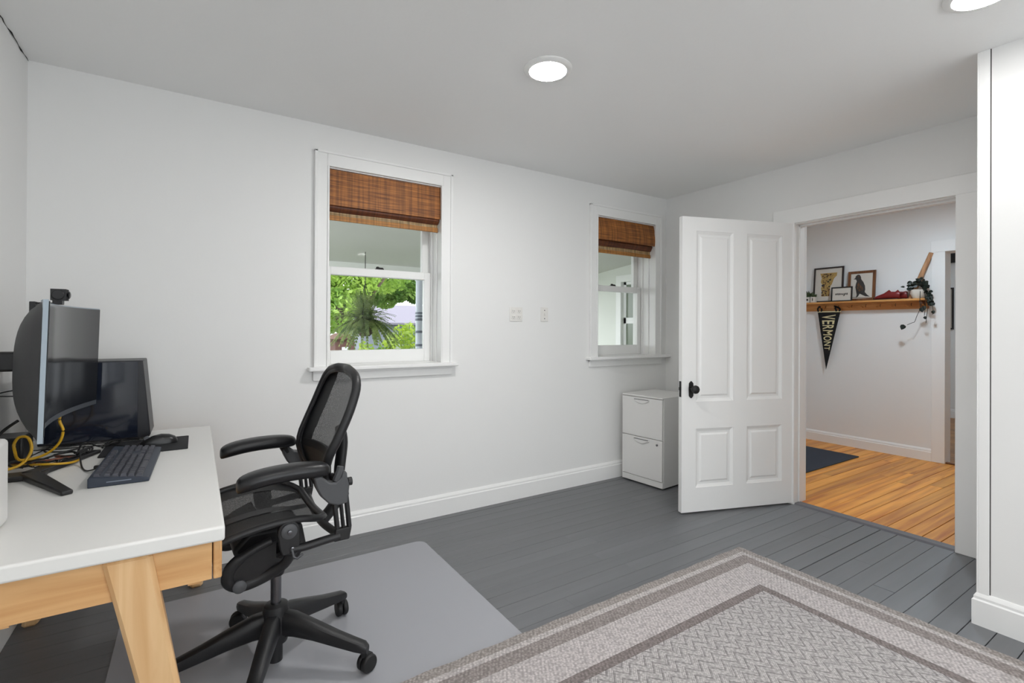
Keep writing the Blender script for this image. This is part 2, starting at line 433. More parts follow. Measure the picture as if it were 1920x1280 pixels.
def rugmat():
    m = bpy.data.materials.new('rug_weave'); m.use_nodes = True
    n = m.node_tree.nodes; L = m.node_tree.links; p = n['Principled BSDF']; p.inputs['Roughness'].default_value = 0.95
    p.inputs['Specular IOR Level'].default_value = 0.1
    tc = n.new('ShaderNodeTexCoord'); sx = n.new('ShaderNodeSeparateXYZ'); L.new(tc.outputs['Object'], sx.inputs[0])
    def M(op, a, b=None, c=None):
        q = n.new('ShaderNodeMath'); q.operation = op
        for k, v in enumerate((a, b, c)):
            if v is None: continue
            if hasattr(v, 'node'): L.new(v, q.inputs[k])
            else: q.inputs[k].default_value = v
        return q.outputs[0]
    X, Y = sx.outputs[0], sx.outputs[1]
    hx, hy = RUG_HX, RUG_HY
    dx = M('SUBTRACT', hx, M('ABSOLUTE', X)); dy = M('SUBTRACT', hy, M('ABSOLUTE', Y))
    d = M('MINIMUM', dx, dy)
    cr = n.new('ShaderNodeValToRGB'); cr.color_ramp.interpolation = 'CONSTANT'
    tweed, light, dark, field = rgb(160, 153, 149), rgb(192, 185, 184), rgb(136, 127, 125), rgb(186, 181, 180)
    stops = [(0, tweed), (.040, light), (.070, rgb(152, 144, 141)), (.135, light), (.290, dark), (.333, field)]
    e = cr.color_ramp.elements
    e[0].position = 0; e[0].color = stops[0][1]; e[1].position = stops[1][0]; e[1].color = stops[1][1]
    for pos, c in stops[2:]:
        q = e.new(pos); q.color = c
    L.new(d, cr.inputs[0])
    # speckle
    vo = n.new('ShaderNodeTexVoronoi'); vo.inputs['Scale'].default_value = 105; L.new(tc.outputs['Object'], vo.inputs['Vector'])
    sp = n.new('ShaderNodeMapRange'); sp.inputs[1].default_value = 0.0; sp.inputs[2].default_value = 0.75
    sp.inputs[3].default_value = 1.2; sp.inputs[4].default_value = 0.68; L.new(vo.outputs['Distance'], sp.inputs[0])
    # herringbone field: zigzag strips
    per = 0.076
    tri = M('PINGPONG', X, per / 2)
    ph = M('ADD', M('MULTIPLY', Y, 1.0), M('MULTIPLY', tri, 1.15))
    fr = M('FRACT', M('DIVIDE', ph, 0.042))
    groove = M('LESS_THAN', fr, 0.22)
    seam = M('LESS_THAN', M('ABSOLUTE', M('SUBTRACT', M('FRACT', M('DIVIDE', X, per / 2)), 0.5)), 0.42)
    fine = M('SINE', M('MULTIPLY', ph, 2 * math.pi / 0.0105))
    hb = M('SUBTRACT', 1.0, M('MULTIPLY', groove, 0.36))
    hb = M('MULTIPLY', hb, M('ADD', 1.0, M('MULTIPLY', fine, 0.15)))
    isf = M('GREATER_THAN', d, 0.333)
    mod = M('ADD', M('MULTIPLY', isf, hb), M('SUBTRACT', 1.0, isf))
    # stitches across the bands
    al = n.new('ShaderNodeMix'); al.data_type = 'FLOAT'
    L.new(M('LESS_THAN', dx, dy), al.inputs[0]); L.new(X, al.inputs[2]); L.new(Y, al.inputs[3])
    st = M('SINE', M('MULTIPLY', M('ADD', al.outputs[0], M('MULTIPLY', d, 0.6)), 2 * math.pi / 0.016))
    stw = M('MULTIPLY', M('SUBTRACT', 1.0, isf), 0.09)
    mod = M('MULTIPLY', mod, M('ADD', 1.0, M('MULTIPLY', st, stw)))
    tot = M('MULTIPLY', mod, sp.outputs[0])
    vm = n.new('ShaderNodeVectorMath'); vm.operation = 'SCALE'; L.new(cr.outputs[0], vm.inputs[0]); L.new(tot, vm.inputs['Scale'])
    L.new(vm.outputs[0], p.inputs['Base Color'])
    b = n.new('ShaderNodeBump'); b.inputs['Strength'].default_value = .6; b.inputs['Distance'].default_value = .004
    L.new(tot, b.inputs['Height']); L.new(b.outputs[0], p.inputs['Normal'])
    MATS['rug_weave'] = m

# ------------------------------------------------------------------ room dimensions (metres)
D, W, ZC, XC, XL = 2.977, 3.568, 2.4027, 2.774, -0.631
YB = -2.4                 # wall behind the camera
WT = 0.25                 # thickness of the outside wall
DW = 0.13                 # thickness of the door wall
HX = 5.84                 # hall wall with the shelf
YR = 0.675                # corner of the projecting wall

def wall_y(y0, y1, x0, x1, z0, z1, holes):
    """wall slab across y with rectangular holes (x0,x1,z0,z1)"""
    m = MB(); xs = x0
    for (a, b, c, d) in sorted(holes):
        m.box(xs, a, y0, y1, z0, z1); m.box(a, b, y0, y1, z0, c); m.box(a, b, y0, y1, d, z1); xs = b
    m.box(xs, x1, y0, y1, z0, z1); return m
def wall_x(x0, x1, y0, y1, z0, z1, holes):
    m = MB(); ys = y0
    for (a, b, c, d) in sorted(holes):
        m.box(x0, x1, ys, a, z0, z1)
        if c > z0: m.box(x0, x1, a, b, z0, c)
        m.box(x0, x1, a, b, d, z1); ys = b
    m.box(x0, x1, ys, y1, z0, z1); return m

W1 = (0.633, 1.361, 1.0, 2.165)
W2 = (2.716, 3.418, 1.0, 2.152)
W3 = (-.35, 1.05, 0.30, 1.85)
W3B = (1.25, 2.65, 0.30, 1.85)
OP = (0.957, 1.843, -0.03, 1.99)           # door opening y0,y1,z0,z1
FD = (0.80, 1.657, -0.03, 1.97)            # opening from the hall to the far room

wall_y(D, D + WT, XL - .15, HX + .13, -.03, ZC + .1, [W1, W2]).build('wall_back', 'wall_paint', kind='structure', label='white painted wall with two sash windows', smooth=0)
B(XL - .15, XL, YB - .15, D, -.03, ZC + .1).build('wall_left', 'wall_paint', kind='structure', label='white painted wall behind the desk', smooth=0)
wall_x(W, W + DW, YR, D, -.03, ZC + .1, [OP]).build('wall_door', 'wall_paint', kind='structure', label='white painted wall with the open doorway', smooth=0)
B(XC, W + DW, YB, YR, -.03, ZC + .1).build('wall_right', 'wall_paint', kind='structure', label='projecting white wall beside the doorway', smooth=0)
wall_y(YB - .15, YB, XL - .15, W + DW, -.03, ZC + .1, [W3, W3B]).build('wall_front', 'wall_paint', kind='structure', label='white painted wall facing the two sash windows', smooth=0)
B(XL - .15, W + DW, YB - .15, D + WT, ZC, ZC + .1).build('ceiling', 'ceiling_paint', kind='structure', label='white plaster ceiling of the office', smooth=0)
# hall and far room
wall_x(HX, HX + .13, -.6, D, -.03, ZC + .1, [FD]).build('wall_hall', 'wall_paint', kind='structure', label='pale hallway wall carrying the wooden shelf', smooth=0)
B(W + DW, HX + .13, -.75, -.6, -.03, ZC + .1).build('wall_hall_end', 'wall_paint', kind='structure', label='end wall of the hallway', smooth=0)
B(W + DW, HX + .13, -.75, D + WT, ZC, ZC + .1).build('ceiling_hall', 'ceiling_paint', kind='structure', label='hallway ceiling', smooth=0)
B(9.0, 9.13, -.2, 4.2, -.03, 2.7).build('wall_far', 'wall_paint', kind='structure', label='grey wall of the room beyond the hallway', smooth=0)
m = B(HX + .13, 9.13, -.35, -.2, -.03, 2.7); m.box(HX + .13, 9.13, 4.05, 4.2, -.03, 2.7); m.build('wall_far_sides', 'wall_paint', kind='structure', label='side walls of the room beyond the hallway', smooth=0)
B(HX + .131, HX + .2, D, 4.2, -.03, 2.7).build('wall_far_near', 'wall_paint', kind='structure', label='near wall of the room beyond the hallway', smooth=0)
B(HX + .13, 9.13, -.35, 4.2, 2.6, 2.7).build('ceiling_far', 'ceiling_paint', kind='structure', label='ceiling of the room beyond the hallway', smooth=0)

# ------------------------------------------------------------------ floors made of planks
PITCHW = 0.0882
def plank_mesh(name, w, m):
    h = w / 2; c = 0.0012
    p = [(-h, -.02), (h, -.02), (h, -c), (h - c, 0), (-h + c, 0), (-h, -c)]
    q = MB().prism(p, 0, -0.5, 0.5)
    me = bpy.data.meshes.new(name); me.from_pydata([tuple(v) for v in q.v], [], q.f)
    bm = bmesh.new(); bm.from_mesh(me); bmesh.ops.recalc_face_normals(bm, faces=bm.faces); bm.to_mesh(me); bm.free()
    me.materials.append(MATS[m]); return me
def lay(floor, me, y, x0, x1, org):
    o = bpy.data.objects.new('plank', me); COL.objects.link(o); o.parent = floor
    o.location = ((x0 + x1) / 2 - org[0], y - org[1], 0 - org[2]); o.scale = (x1 - x0, 1, 1)
fl = B(XL - .1, W + .03, YB, D + .02, -.06, -.021).build('floor', 'dark_gap', kind='structure', label='grey painted plank floor of the office', smooth=0, origin=(0, 0, -.06))
pm = [plank_mesh('grey_plank_a', PITCHW - .0008, 'grey_floor_paint'), plank_mesh('grey_plank_b', PITCHW - .0018, 'grey_floor_paint'), plank_mesh('grey_plank_c', PITCHW - .0044, 'grey_floor_paint')]
rr = random.Random(3)
k0 = int((YB - .878) / PITCHW) - 1
k = k0
while True:
    yl = .878 + PITCHW * k
    if yl > D - .002: break
    yc = yl + PITCHW / 2; k += 1
    if yc > D: yc = D - .012
    xe = W + .03 if yc > YR else XC
    me = pm[2] if yl > 2.8 or (yl < 1.35 and rr.random() < .45) else rr.choice(pm[:2])
    j = rr.uniform(XL + .5, xe - .4)
    if abs(yl - .966) < .02: j = 2.764
    g = .0012 if abs(yl - .966) > .02 else .004
    lay(fl, me, yc, XL - .02, j - g / 2, (0, 0, -.06)); lay(fl, me, yc, j + g / 2, xe, (0, 0, -.06))
fh = B(W + .02, HX + .02, -.62, D + .02, -.06, -.021).build('floor_hall', 'dark_gap', kind='structure', label='orange pine plank floor of the hallway', smooth=0, origin=(0, 0, -.06))
hp = [plank_mesh('pine_plank_a', PITCHW - .0014, 'pine_floor'), plank_mesh('pine_plank_b', PITCHW - .0042, 'pine_floor')]
for k in range(-16, 24):
    yc = .878 + PITCHW * (k + .5)
    if yc < -.55 or yc > D: continue
    j = rr.uniform(4.2, 5.5)
    me = hp[1] if rr.random() < .6 else hp[0]
    a = W + .055 if OP[0] < yc < OP[1] + .02 else W + DW
    lay(fh, me, yc, a, j - .0006, (0, 0, -.06)); lay(fh, me, yc, j + .0006, HX, (0, 0, -.06))
ff = B(HX, 9.05, -.3, 4.1, -.06, -.021).build('floor_far', 'dark_gap', kind='structure', label='brown plank floor of the room beyond the hallway', smooth=0, origin=(0, 0, -.06))
fm = plank_mesh('brown_plank', .097, 'far_floor')
for k in range(31):
    o = bpy.data.objects.new('plank', fm); COL.objects.link(o); o.parent = ff
    o.rotation_euler = (0, 0, math.pi / 2); o.location = (HX + .05 + .1 * (k + .5), 1.9, .06); o.scale = (4.1, 1, 1)
m = MB(); m.prism([(W - .010, 0.0), (W + .074, 0.0), (W + .066, .008), (W + .002, .009)], 1, OP[0], OP[1])
m.build('trim_1', 'threshold_grey', kind='structure', label='grey threshold strip between office and hallway floors', smooth=0)
B(HX - .002, HX + .05, FD[0], FD[1], 0, .012).build('trim_2', 'frame_brown', kind='structure', label='dark brown threshold of the far doorway', smooth=0)

# ------------------------------------------------------------------ baseboards
def base_profile(h=.135, t=.018):
    return [(0, 0), (t, 0), (t, h - .032), (t - .005, h - .026), (t - .005, h - .016), (t - .010, h - .006), (t - .014, h), (0, h)]
def baseboard(name, label, a, b, n, h=.135, ends=()):
    """a->b floor line on the wall, n = unit normal into the room"""
    m = MB(); pr = base_profile(h); k = len(pr)
    vs = []
    for (P, e) in ((a, -1), (b, 1)):
        for (t, z) in pr:
            ex = 0
            if ends and (e in ends): ex = t * e
            dx = (b[0] - a[0]); dy = (b[1] - a[1]); l = math.hypot(dx, dy)
            vs.append((P[0] + n[0] * t + dx / l * ex, P[1] + n[1] * t + dy / l * ex, z))
    fs = [tuple(range(k)), tuple(range(k, 2 * k))] + [(i, (i + 1) % k, k + (i + 1) % k, k + i) for i in range(k)]
    m.add(vs, fs); return m.build(name, 'trim_paint', kind='structure', label=label, smooth=25)
baseboard('baseboard_back', 'white baseboard along the window wall', (XL, D), (W, D), (0, -1))
baseboard('baseboard_left', 'white baseboard along the wall behind the desk', (XL, YB), (XL, D), (1, 0))
baseboard('baseboard_door', 'white baseboard behind the open door', (W, 1.97), (W, D), (-1, 0))
baseboard('baseboard_door_short', 'short white baseboard between door casing and projecting wall', (W, YR), (W, .868), (-1, 0))
m = baseboard('baseboard_right', 'white moulded baseboard of the projecting wall', (XC, YB), (XC, YR), (-1, 0), ends=(1,))
baseboard('baseboard_return', 'white baseboard on the end of the projecting wall', (XC, YR), (W, YR), (0, 1))
baseboard('baseboard_front', 'white baseboard along the wall facing the windows', (XL, YB), (XC, YB), (0, 1))
baseboard('baseboard_hall', 'white baseboard of the hallway wall', (HX, 1.752), (HX, D), (-1, 0), .115)
baseboard('baseboard_far', 'white baseboard in the room beyond the hallway', (9.0, -.2), (9.0, 4.0), (-1, 0), .125)
# corner board of the projecting wall
m = B(XC - .006, XC, YR - .034, YR, .13, ZC); m.box(XC - .006, XC + .03, YR, YR + .006, .13, ZC)
m.build('trim_3', 'trim_paint', kind='structure', label='narrow white corner board of the projecting wall', bevel=.0015, smooth=0)
B(XC - .0015, XC, YR - .0375, YR - .034, .13, ZC).build('trim_4', 'slot_dark', kind='structure', label='thin dark joint beside the corner board', smooth=0)
# crack along the ceiling line of the left wall
wl = bpy.data.objects['wall_left']
pts = []
yy = D - .005
rc = random.Random(5)
rads = []
while yy > 1.9:
    pts.append((XL + .001 + rc.uniform(-.002, .004), yy, ZC - .001 - rc.uniform(0, .006))); rads.append(rc.choice([.0008, .0015, .0025, .0035])); yy -= .035
MB().tube(pts, rads, 5).build('crack', 'dark_gap', wl, label='dark crack along the ceiling line')

# ------------------------------------------------------------------ windows
def window(name, label, o, num):
    x0, x1, z0, z1 = o
    t = thing(name, label, None, ((x0 + x1) / 2, D, z0), 0, kind='structure')
    cw = .066; ct = .018
    m = B(x0 - cw, x0, D - ct, D, z0, z1 + .078)                              # casing boards
    m.build('casing', 'trim_paint', t, bevel=.003)
    B(x1, x1 + cw, D - ct, D, z0, z1 + .078).build('casing', 'trim_paint', t, bevel=.003)
    B(x0, x1, D - ct, D, z1, z1 + .078).build('casing', 'trim_paint', t, bevel=.003)
    bw = .014
    for q in ((x0 - cw - .004, x0 - cw + bw, z0, z1 + .084), (x1 + cw - bw, x1 + cw + .004, z0, z1 + .084)):
        B(q[0], q[1], D - ct - .008, D, q[2], q[3]).build('casing_bead', 'trim_paint', t, bevel=.004, seg=3)
    B(x0 - cw - .004, x1 + cw + .004, D - ct - .008, D, z1 + .07, z1 + .086).build('casing_bead', 'trim_paint', t, bevel=.004, seg=3)
    for s, xx in ((-1, x0), (1, x1)):
        B(xx - s * .012, xx, D - ct - .004, D - .004, z0, z1).build('casing_bead', 'trim_paint', t, bevel=.003)
    # stool and apron
    B(x0 - cw - .034, x1 + cw + .034 if num == 1 else W - .004, D - .062, D + .14, z0 - .018, z0 + .006).build('stool', 'trim_paint', t, bevel=.006, seg=3)
    B(x0 - cw - .006, x1 + cw + .006, D - .018, D, z0 - .075, z0 - .018).build('apron', 'trim_paint', t, bevel=.004)
    B(x0 - cw - .006, x1 + cw + .006, D - .024, D, z0 - .032, z0 - .018).build('apron_bead', 'trim_paint', t, bevel=.004)
    # jambs
    for s, xx in ((-1, x0), (1, x1)):
        B(xx - s * .006, xx + s * .012, D - .001, D + WT, z0, z1).build('jamb', 'trim_paint', t, smooth=0)
        B(xx - s * .016, xx, D + .128, D + .147, z0, z1).build('stop_bead', 'trim_paint', t, bevel=.003)
        B(xx - s * .014, xx, D + .058, D + .07, z0, z1).build('stop_bead', 'trim_paint', t, bevel=.003)
        B(xx - s * .013, xx, D + .186, D + .192, z0, z1).build('parting_bead', 'trim_paint', t, smooth=0)
    B(x0, x1, D, D + WT, z1 - .006, z1 + .012).build('head_jamb', 'trim_paint', t, smooth=0)
    B(x0 - .03, x1 + .03, D + .14, D + WT + .04, z0 - .03, z0 + .008).build('sill', 'trim_paint', t, bevel=.003)
    # sashes
    def sash(nm, ya, yb, za, zb, bot, top, st=.048):
        a, b = x0 + .010, x1 - .010
        m = B(a, a + st, ya, yb, za, zb); m.box(b - st, b, ya, yb, za, zb); m.box(a + st, b - st, ya, yb, za, za + bot); m.box(a + st, b - st, ya, yb, zb - top, zb)
        s = m.build(nm, 'trim_paint', t, bevel=.003)
        yc = (ya + yb) / 2
        B(a + st - .004, b - st + .004, yc - .0015, yc + .0015, za + bot - .004, zb - top + .004).build('pane', 'window_glass', s, smooth=0)
        return s
    lo = sash('lower_sash', D + .150, D + .184, z0 + .008, 1.607, .082, .050)
    up = sash('upper_sash', D + .194, D + .228, 1.560, z1 - .004, .048, .055)
    xc = (x0 + x1) / 2
    m = MB(); m.box(xc - .026, xc + .026, D + .150, D + .176, 1.607, 1.613); m.lathe([(.011, 0), (.011, .008), (.007, .012)], (xc - .012, D + .162, 1.613), 2, 12)
    m.box(xc - .018, xc + .022, D + .154, D + .162, 1.613, 1.620)
    m.build('sash_lock', 'black_iron', lo, label='black sash lock', bevel=.001)
    return t
window('window_1', 'white sash window with a hanging fern outside', W1, 1)
window('window_2', 'white sash window in the corner beside the door wall', W2, 2)

# plain windows added unseen behind the camera to bring in daylight
for nm, W3_, lb in (('added_window_3', W3, 'added unseen wide white window behind the desk side of the office'), ('added_window_5', W3B, 'added unseen wide white window behind the rug side of the office')):
    t = thing(nm, lb, None, ((W3_[0] + W3_[1]) / 2, YB, W3_[2]), kind='structure')
    for q in ((W3_[0] - .07, W3_[0], W3_[2] - .07, W3_[3] + .07), (W3_[1], W3_[1] + .07, W3_[2] - .07, W3_[3] + .07), (W3_[0], W3_[1], W3_[3], W3_[3] + .07), (W3_[0], W3_[1], W3_[2] - .07, W3_[2])):
        B(q[0], q[1], YB, YB + .02, q[2], q[3]).build('casing', 'trim_paint', t, bevel=.003)
    xm = (W3_[0] + W3_[1]) / 2
    for a, b in ((W3_[0], xm), (xm, W3_[1])):
        m = B(a, a + .04, YB - .10, YB - .06, W3_[2], W3_[3]); m.box(b - .04, b, YB - .10, YB - .06, W3_[2], W3_[3])
        m.box(a, b, YB - .10, YB - .06, W3_[2], W3_[2] + .05); m.box(a, b, YB - .10, YB - .06, W3_[3] - .04, W3_[3])
        s = m.build('sash', 'trim_paint', t, bevel=.002)
        B(a + .035, b - .035, YB - .081, YB - .079, W3_[2] + .045, W3_[3] - .035).build('pane', 'window_glass', s, smooth=0)
    portal('daylight_portal', (xm, YB - .14, (W3_[2] + W3_[3]) / 2), (R(90), 0, 0), W3_[1] - W3_[0], W3_[3] - W3_[2])
for W_i in (W1, W2):
    portal('daylight_portal', ((W_i[0] + W_i[1]) / 2, D + WT + .01, (W_i[2] + W_i[3]) / 2), (R(-90), 0, 0), W_i[1] - W_i[0], W_i[3] - W_i[2])

# ------------------------------------------------------------------ door casing and door
t = thing('trim_5', 'white casing and jambs of the open doorway', None, (W, 1.4, 0), kind='structure')
y0, y1, zz = OP[0], OP[1], OP[3]
B(W - .02, W, .868, y0 + .006, 0, zz).build('casing', 'trim_paint', t, bevel=.003)
B(W - .02, W, y1 - .006, 1.972, 0, zz).build('casing', 'trim_paint', t, bevel=.003)
B(W - .022, W, .866, 1.987, zz - .006, 2.092).build('head_casing', 'trim_paint', t, bevel=.003)
B(W, W + DW, y0 - .01, y0 + .004, 0, zz + .01).build('jamb', 'trim_paint', t, smooth=0)
B(W, W + DW, y1 - .004, y1 + .01, 0, zz + .01).build('jamb', 'trim_paint', t, smooth=0)
B(W, W + DW, y0, y1, zz - .012, zz + .01).build('jamb', 'trim_paint', t, smooth=0)
m = B(W + .045, W + .058, y0 + .004, y0 + .014, 0.01, zz - .012); m.build('stop', 'trim_paint', t, bevel=.002)
m = B(W + .045, W + .058, y1 - .014, y1 - .004, 0.01, zz - .012); m.build('stop', 'trim_paint', t, bevel=.002)
B(W + .045, W + .058, y0 + .004, y1 - .004, zz - .024, zz - .012).build('stop', 'trim_paint', t, bevel=.002)
for s, a, b in ((0, .868, y0 + .006), (1, y1 - .006, 1.96)):
    B(W + DW, W + DW + .02, a, b, 0, zz).build('casing', 'trim_paint', t, bevel=.003)
B(W + DW, W + DW + .02, .868, 1.96, zz - .006, 2.09).build('head_casing', 'trim_paint', t, bevel=.003)

# casing of the far doorway in the hall
t = thing('trim_6', 'white casing of the far doorway in the hallway', None, (HX, FD[1], 0), kind='structure')
B(HX - .02, HX, FD[1] - .006, 1.752, 0, FD[3]).build('casing', 'trim_paint', t, bevel=.003)
B(HX - .02, HX, FD[0] - .09, FD[0], 0, FD[3]).build('casing', 'trim_paint', t, bevel=.003)
B(HX - .022, HX, FD[0] - .1, 1.757, FD[3] - .006, 2.072).build('head_casing', 'trim_paint', t, bevel=.003)
B(HX, HX + .13, FD[1] - .004, FD[1] + .01, 0, FD[3]).build('jamb', 'trim_paint', t, smooth=0)
B(HX, HX + .13, FD[0], FD[1], FD[3] - .01, FD[3] + .01).build('jamb', 'trim_paint', t, smooth=0)

# the open door: local x runs from the hinge to the free edge, local y is thickness
hx, hy = W - .012, 1.846
ang = math.atan2(2.133 - hy, 2.712 - hx)
dt = thing('door_1', 'open white four-panel door with a black iron knob', None, (hx, hy, 0), ang, kind='structure')
DWI, DT, DB, DH = .888, .036, .012, 1.984
def P_door(name, m, **k): return m.build(name, 'door_paint', dt, local=True, **k)
# the camera sees local side y>0 ... thickness goes to -y
xs = [(.095, .385), (.492, .782)]; zs = [(.172, .566), (.748, 1.892)]
m = MB()
m.box(0, .095, -DT, 0, DB, DH); m.box(.385, .492, -DT, 0, DB, DH); m.box(.782, DWI, -DT, 0, DB, DH)
for a, b in xs:
    m.box(a, b, -DT, 0, DB, .172); m.box(a, b, -DT, 0, .566, .748); m.box(a, b, -DT, 0, 1.892, DH)
P_door('frame', m, smooth=0)
for a, b in xs:
    for c, d in zs:
        mm = MB(); yc = -DT / 2
        mm.box(a, b, yc - .006, yc + .006, c, d)
        for sgn in (1, -1):
            f = yc + sgn * .006; g = yc + sgn * .0125; e = .034; ee = .046
            mm.hexa([(a + e, f, c + e), (b - e, f, c + e), (b - e, f, d - e), (a + e, f, d - e)], [(a + ee, g, c + ee), (b - ee, g, c + ee), (b - ee, g, d - ee), (a + ee, g, d - ee)])
        P_door('panel', mm, smooth=0)
        ml = MB()
        for sgn in (1, -1):
            yo = -DT / 2 + sgn * DT / 2; yi = yc + sgn * .006; w = .02
            for (p1, p2, q1, q2) in (((a, c), (b, c), (a + w, c + w), (b - w, c + w)), ((b, c), (b, d), (b - w, c + w), (b - w, d - w)), ((b, d), (a, d), (b - w, d - w), (a + w, d - w)), ((a, d), (a, c), (a + w, d - w), (a + w, c + w))):
                ml.add([(p1[0], yo - sgn * .003, p1[1]), (p2[0], yo - sgn * .003, p2[1]), (q2[0], yi + sgn * .001, q2[1]), (q1[0], yi + sgn * .001, q1[1]), (p1[0], yi, p1[1]), (p2[0], yi, p2[1])], [(0, 1, 2, 3), (0, 4, 5, 1)])
        P_door('panel_moulding', ml, smooth=0, fixn=True)
for sgn in (1, -1):
    f = 0 if sgn > 0 else -DT
    m = MB(); kx, kz = .820, .829
    prof = [(kx - .016, kz - .042), (kx - .010, kz - .050), (kx, kz - .058), (kx + .010, kz - .050), (kx + .016, kz - .042), (kx + .018, kz), (kx + .016, kz + .042), (kx + .010, kz + .050), (kx, kz + .058), (kx - .010, kz + .050), (kx - .016, kz + .042), (kx - .018, kz)]
    m.prism(prof, 1, f, f + sgn * .005)
    rose = m.build('escutcheon', 'black_iron', dt, local=True, label='black iron escutcheon plate', bevel=.001)
    k2 = MB().lathe([(.012, 0), (.010, .006), (.008, .022), (.012, .030), (.024, .036), (.028, .046), (.026, .056), (.016, .062), (.003, .064)], (kx, f + sgn * .004, kz + .006), 1, 20, sgn)
    k2.build('knob', 'black_iron', rose, local=True, label='round black door knob')
B(DWI - .001, DWI + .0015, -.029, -.007, .78, .885).build('latch_plate', 'black_iron', dt, local=True, label='black latch plate on the door edge', smooth=0)
B(DWI, DWI + .008, -.024, -.012, .825, .845).build('latch', 'black_iron', dt, local=True, smooth=0)
for z in (.25, 1.0, 1.75):
    MB().lathe([(.006, 0), (.006, .09)], (-.004, -.004 + .006, z), 2, 10).build('hinge', 'door_paint', dt, local=True)

# ------------------------------------------------------------------ ceiling lamps
def ceiling_lamp(x, y, z, label, glow='lamp_glow', group=None):
    t = thing('ceiling_light', label, 'ceiling light', (x, y, z), 0, group)
    prof = [(.1085, 0), (.109, -.004), (.103, -.010), (.086, -.013), (.083, -.011), (.083, 0)]
    MB().lathe([(.109, 0), (.109, -.004), (.103, -.010), (.087, -.0135), (.084, -.0135), (.084, -.002), (.02, -.002)], (0, 0, 0), 2, 48).build('trim_ring', 'lamp_trim', t, local=True)
    MB().lathe([(.083, -.004), (.083, -.0125), (.075, -.0155), (.05, -.0175), (.002, -.018)], (0, 0, 0), 2, 48).build('diffuser', glow, t, local=True, label='glowing white diffuser')
    return t
ceiling_lamp(1.329, 1.777, ZC, 'round glowing ceiling light over the grey floor between windows and rug')
ceiling_lamp(2.28, .545, ZC, 'round glowing ceiling light beside the projecting wall', 'dim_glow')
for x, y in ((.30, .575), (.30, -1.0), (1.33, -1.0), (2.2, -1.4)):  # ceiling lights added out of view to brighten the office
    ceiling_lamp(x, y, ZC, 'added unseen ceiling light brightening the back of the office', 'dim_glow', group='added ceiling lights behind the camera')
ceiling_lamp(4.75, 1.55, ZC, 'added unseen ceiling light brightening the hallway', 'hall_fill_glow')  # added above the doorway's view so the hall gets light
ceiling_lamp(7.4, 1.6, 2.6, 'added unseen ceiling light brightening the room beyond the hallway', 'hall_fill_glow')  # unseen light added so the far room is not dark

# ------------------------------------------------------------------ outlet plates
t = thing('outlet_plate', 'white wall plate with two pairs of sockets', 'outlet', (1.948, D, 1.333))
B(1.893, 2.003, D - .006, D, 1.282, 1.385).build('plate', 'plate_white', t, bevel=.003)
for xx in (1.924, 1.972):
    for z in (1.312, 1.355):
        s = B(xx - .016, xx + .016, D - .009, D - .005, z - .014, z + .014).build('socket', 'plate_white', t, bevel=.003)
        m = B(xx - .008, xx - .0055, D - .0095, D - .006, z - .002, z + .007); m.box(xx + .0055, xx + .008, D - .0095, D - .006, z - .002, z + .007); m.box(xx - .002, xx + .002, D - .0095, D - .006, z - .010, z - .006)
        m.build('slots', 'slot_dark', s, smooth=0)
t = thing('switch_plate', 'narrow white wall plate with a toggle switch', 'switch', (2.2, D, 1.337))
B(2.168, 2.236, D - .006, D, 1.284, 1.390).build('plate', 'plate_white', t, bevel=.003)
B(2.196, 2.208, D - .018, D - .004, 1.330, 1.348).build('toggle', 'plate_white', t, bevel=.002)
for z in (1.306, 1.368): MB().lathe([(.004, 0), (.004, .0075), (.001, .008)], (2.202, D, z), 1, 10, -1).build('screw', 'slot_dark', t)

# ------------------------------------------------------------------ bamboo shades
def shade(o, label, zf, zb, front_off=0.0):
    x0, x1, z0, z1 = o; x0 += .008; x1 -= .006
    t = thing('bamboo_shade', label, 'window shade', ((x0 + x1) / 2, D, zb), group='woven bamboo shades in the windows')
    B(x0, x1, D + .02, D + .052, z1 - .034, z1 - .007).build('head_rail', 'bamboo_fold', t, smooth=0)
    # front flap hanging, gently bowed
    def fr(u, v): return (x0 + (x1 - x0) * u, D + .012 - front_off * math.sin(v * 2.2) - .004 * v + random.uniform(-.0006, .0006), z1 - .008 - (z1 - .008 - zf) * v)
    MB().grid(fr, 12, 14, (0, .004, 0)).build('front_flap', 'bamboo', t)
    # folded stack under it
    nf = 3; hgt = (zf - .003) - (zb + .062)
    for k in range(nf):
        za = zf + .012 - k * hgt / nf * .9; zb2 = za - .034
        ya = D + .014 + .006 * k
        pts = []
        for j in range(9):
            a = -math.pi / 2 + math.pi * j / 8
            pts.append((ya + .022 - .016 * math.cos(a), (za + zb2) / 2 + (za - zb2) / 2 * math.sin(a)))
        pts += [(ya + .032, za), (ya + .032, zb2)][::1]
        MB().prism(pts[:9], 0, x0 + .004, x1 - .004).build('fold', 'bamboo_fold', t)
    # unlined translucent tail, backlight put into its pale colour, and its bottom rail
    def tail(u, v): return (x0 + .004 + (x1 - x0 - .008) * u, D + .046 + .003 * math.sin(u * 9), zf - (zf - zb - .026) * v)
    MB().grid(tail, 12, 6, (0, .002, 0)).build('tail', 'bamboo_backlit', t, label='woven tail with backlight painted into its pale colour')
    B(x0 + .004, x1 - .004, D + .040, D + .052, zb, zb + .030).build('bottom_rail', 'bamboo_rail', t, bevel=.002)
shade(W1, 'brown bamboo shade on the window with the hanging fern', 1.948, 1.866)
shade(W2, 'dark bamboo shade with bowed flap on the corner window', 1.962, 1.862, .022)

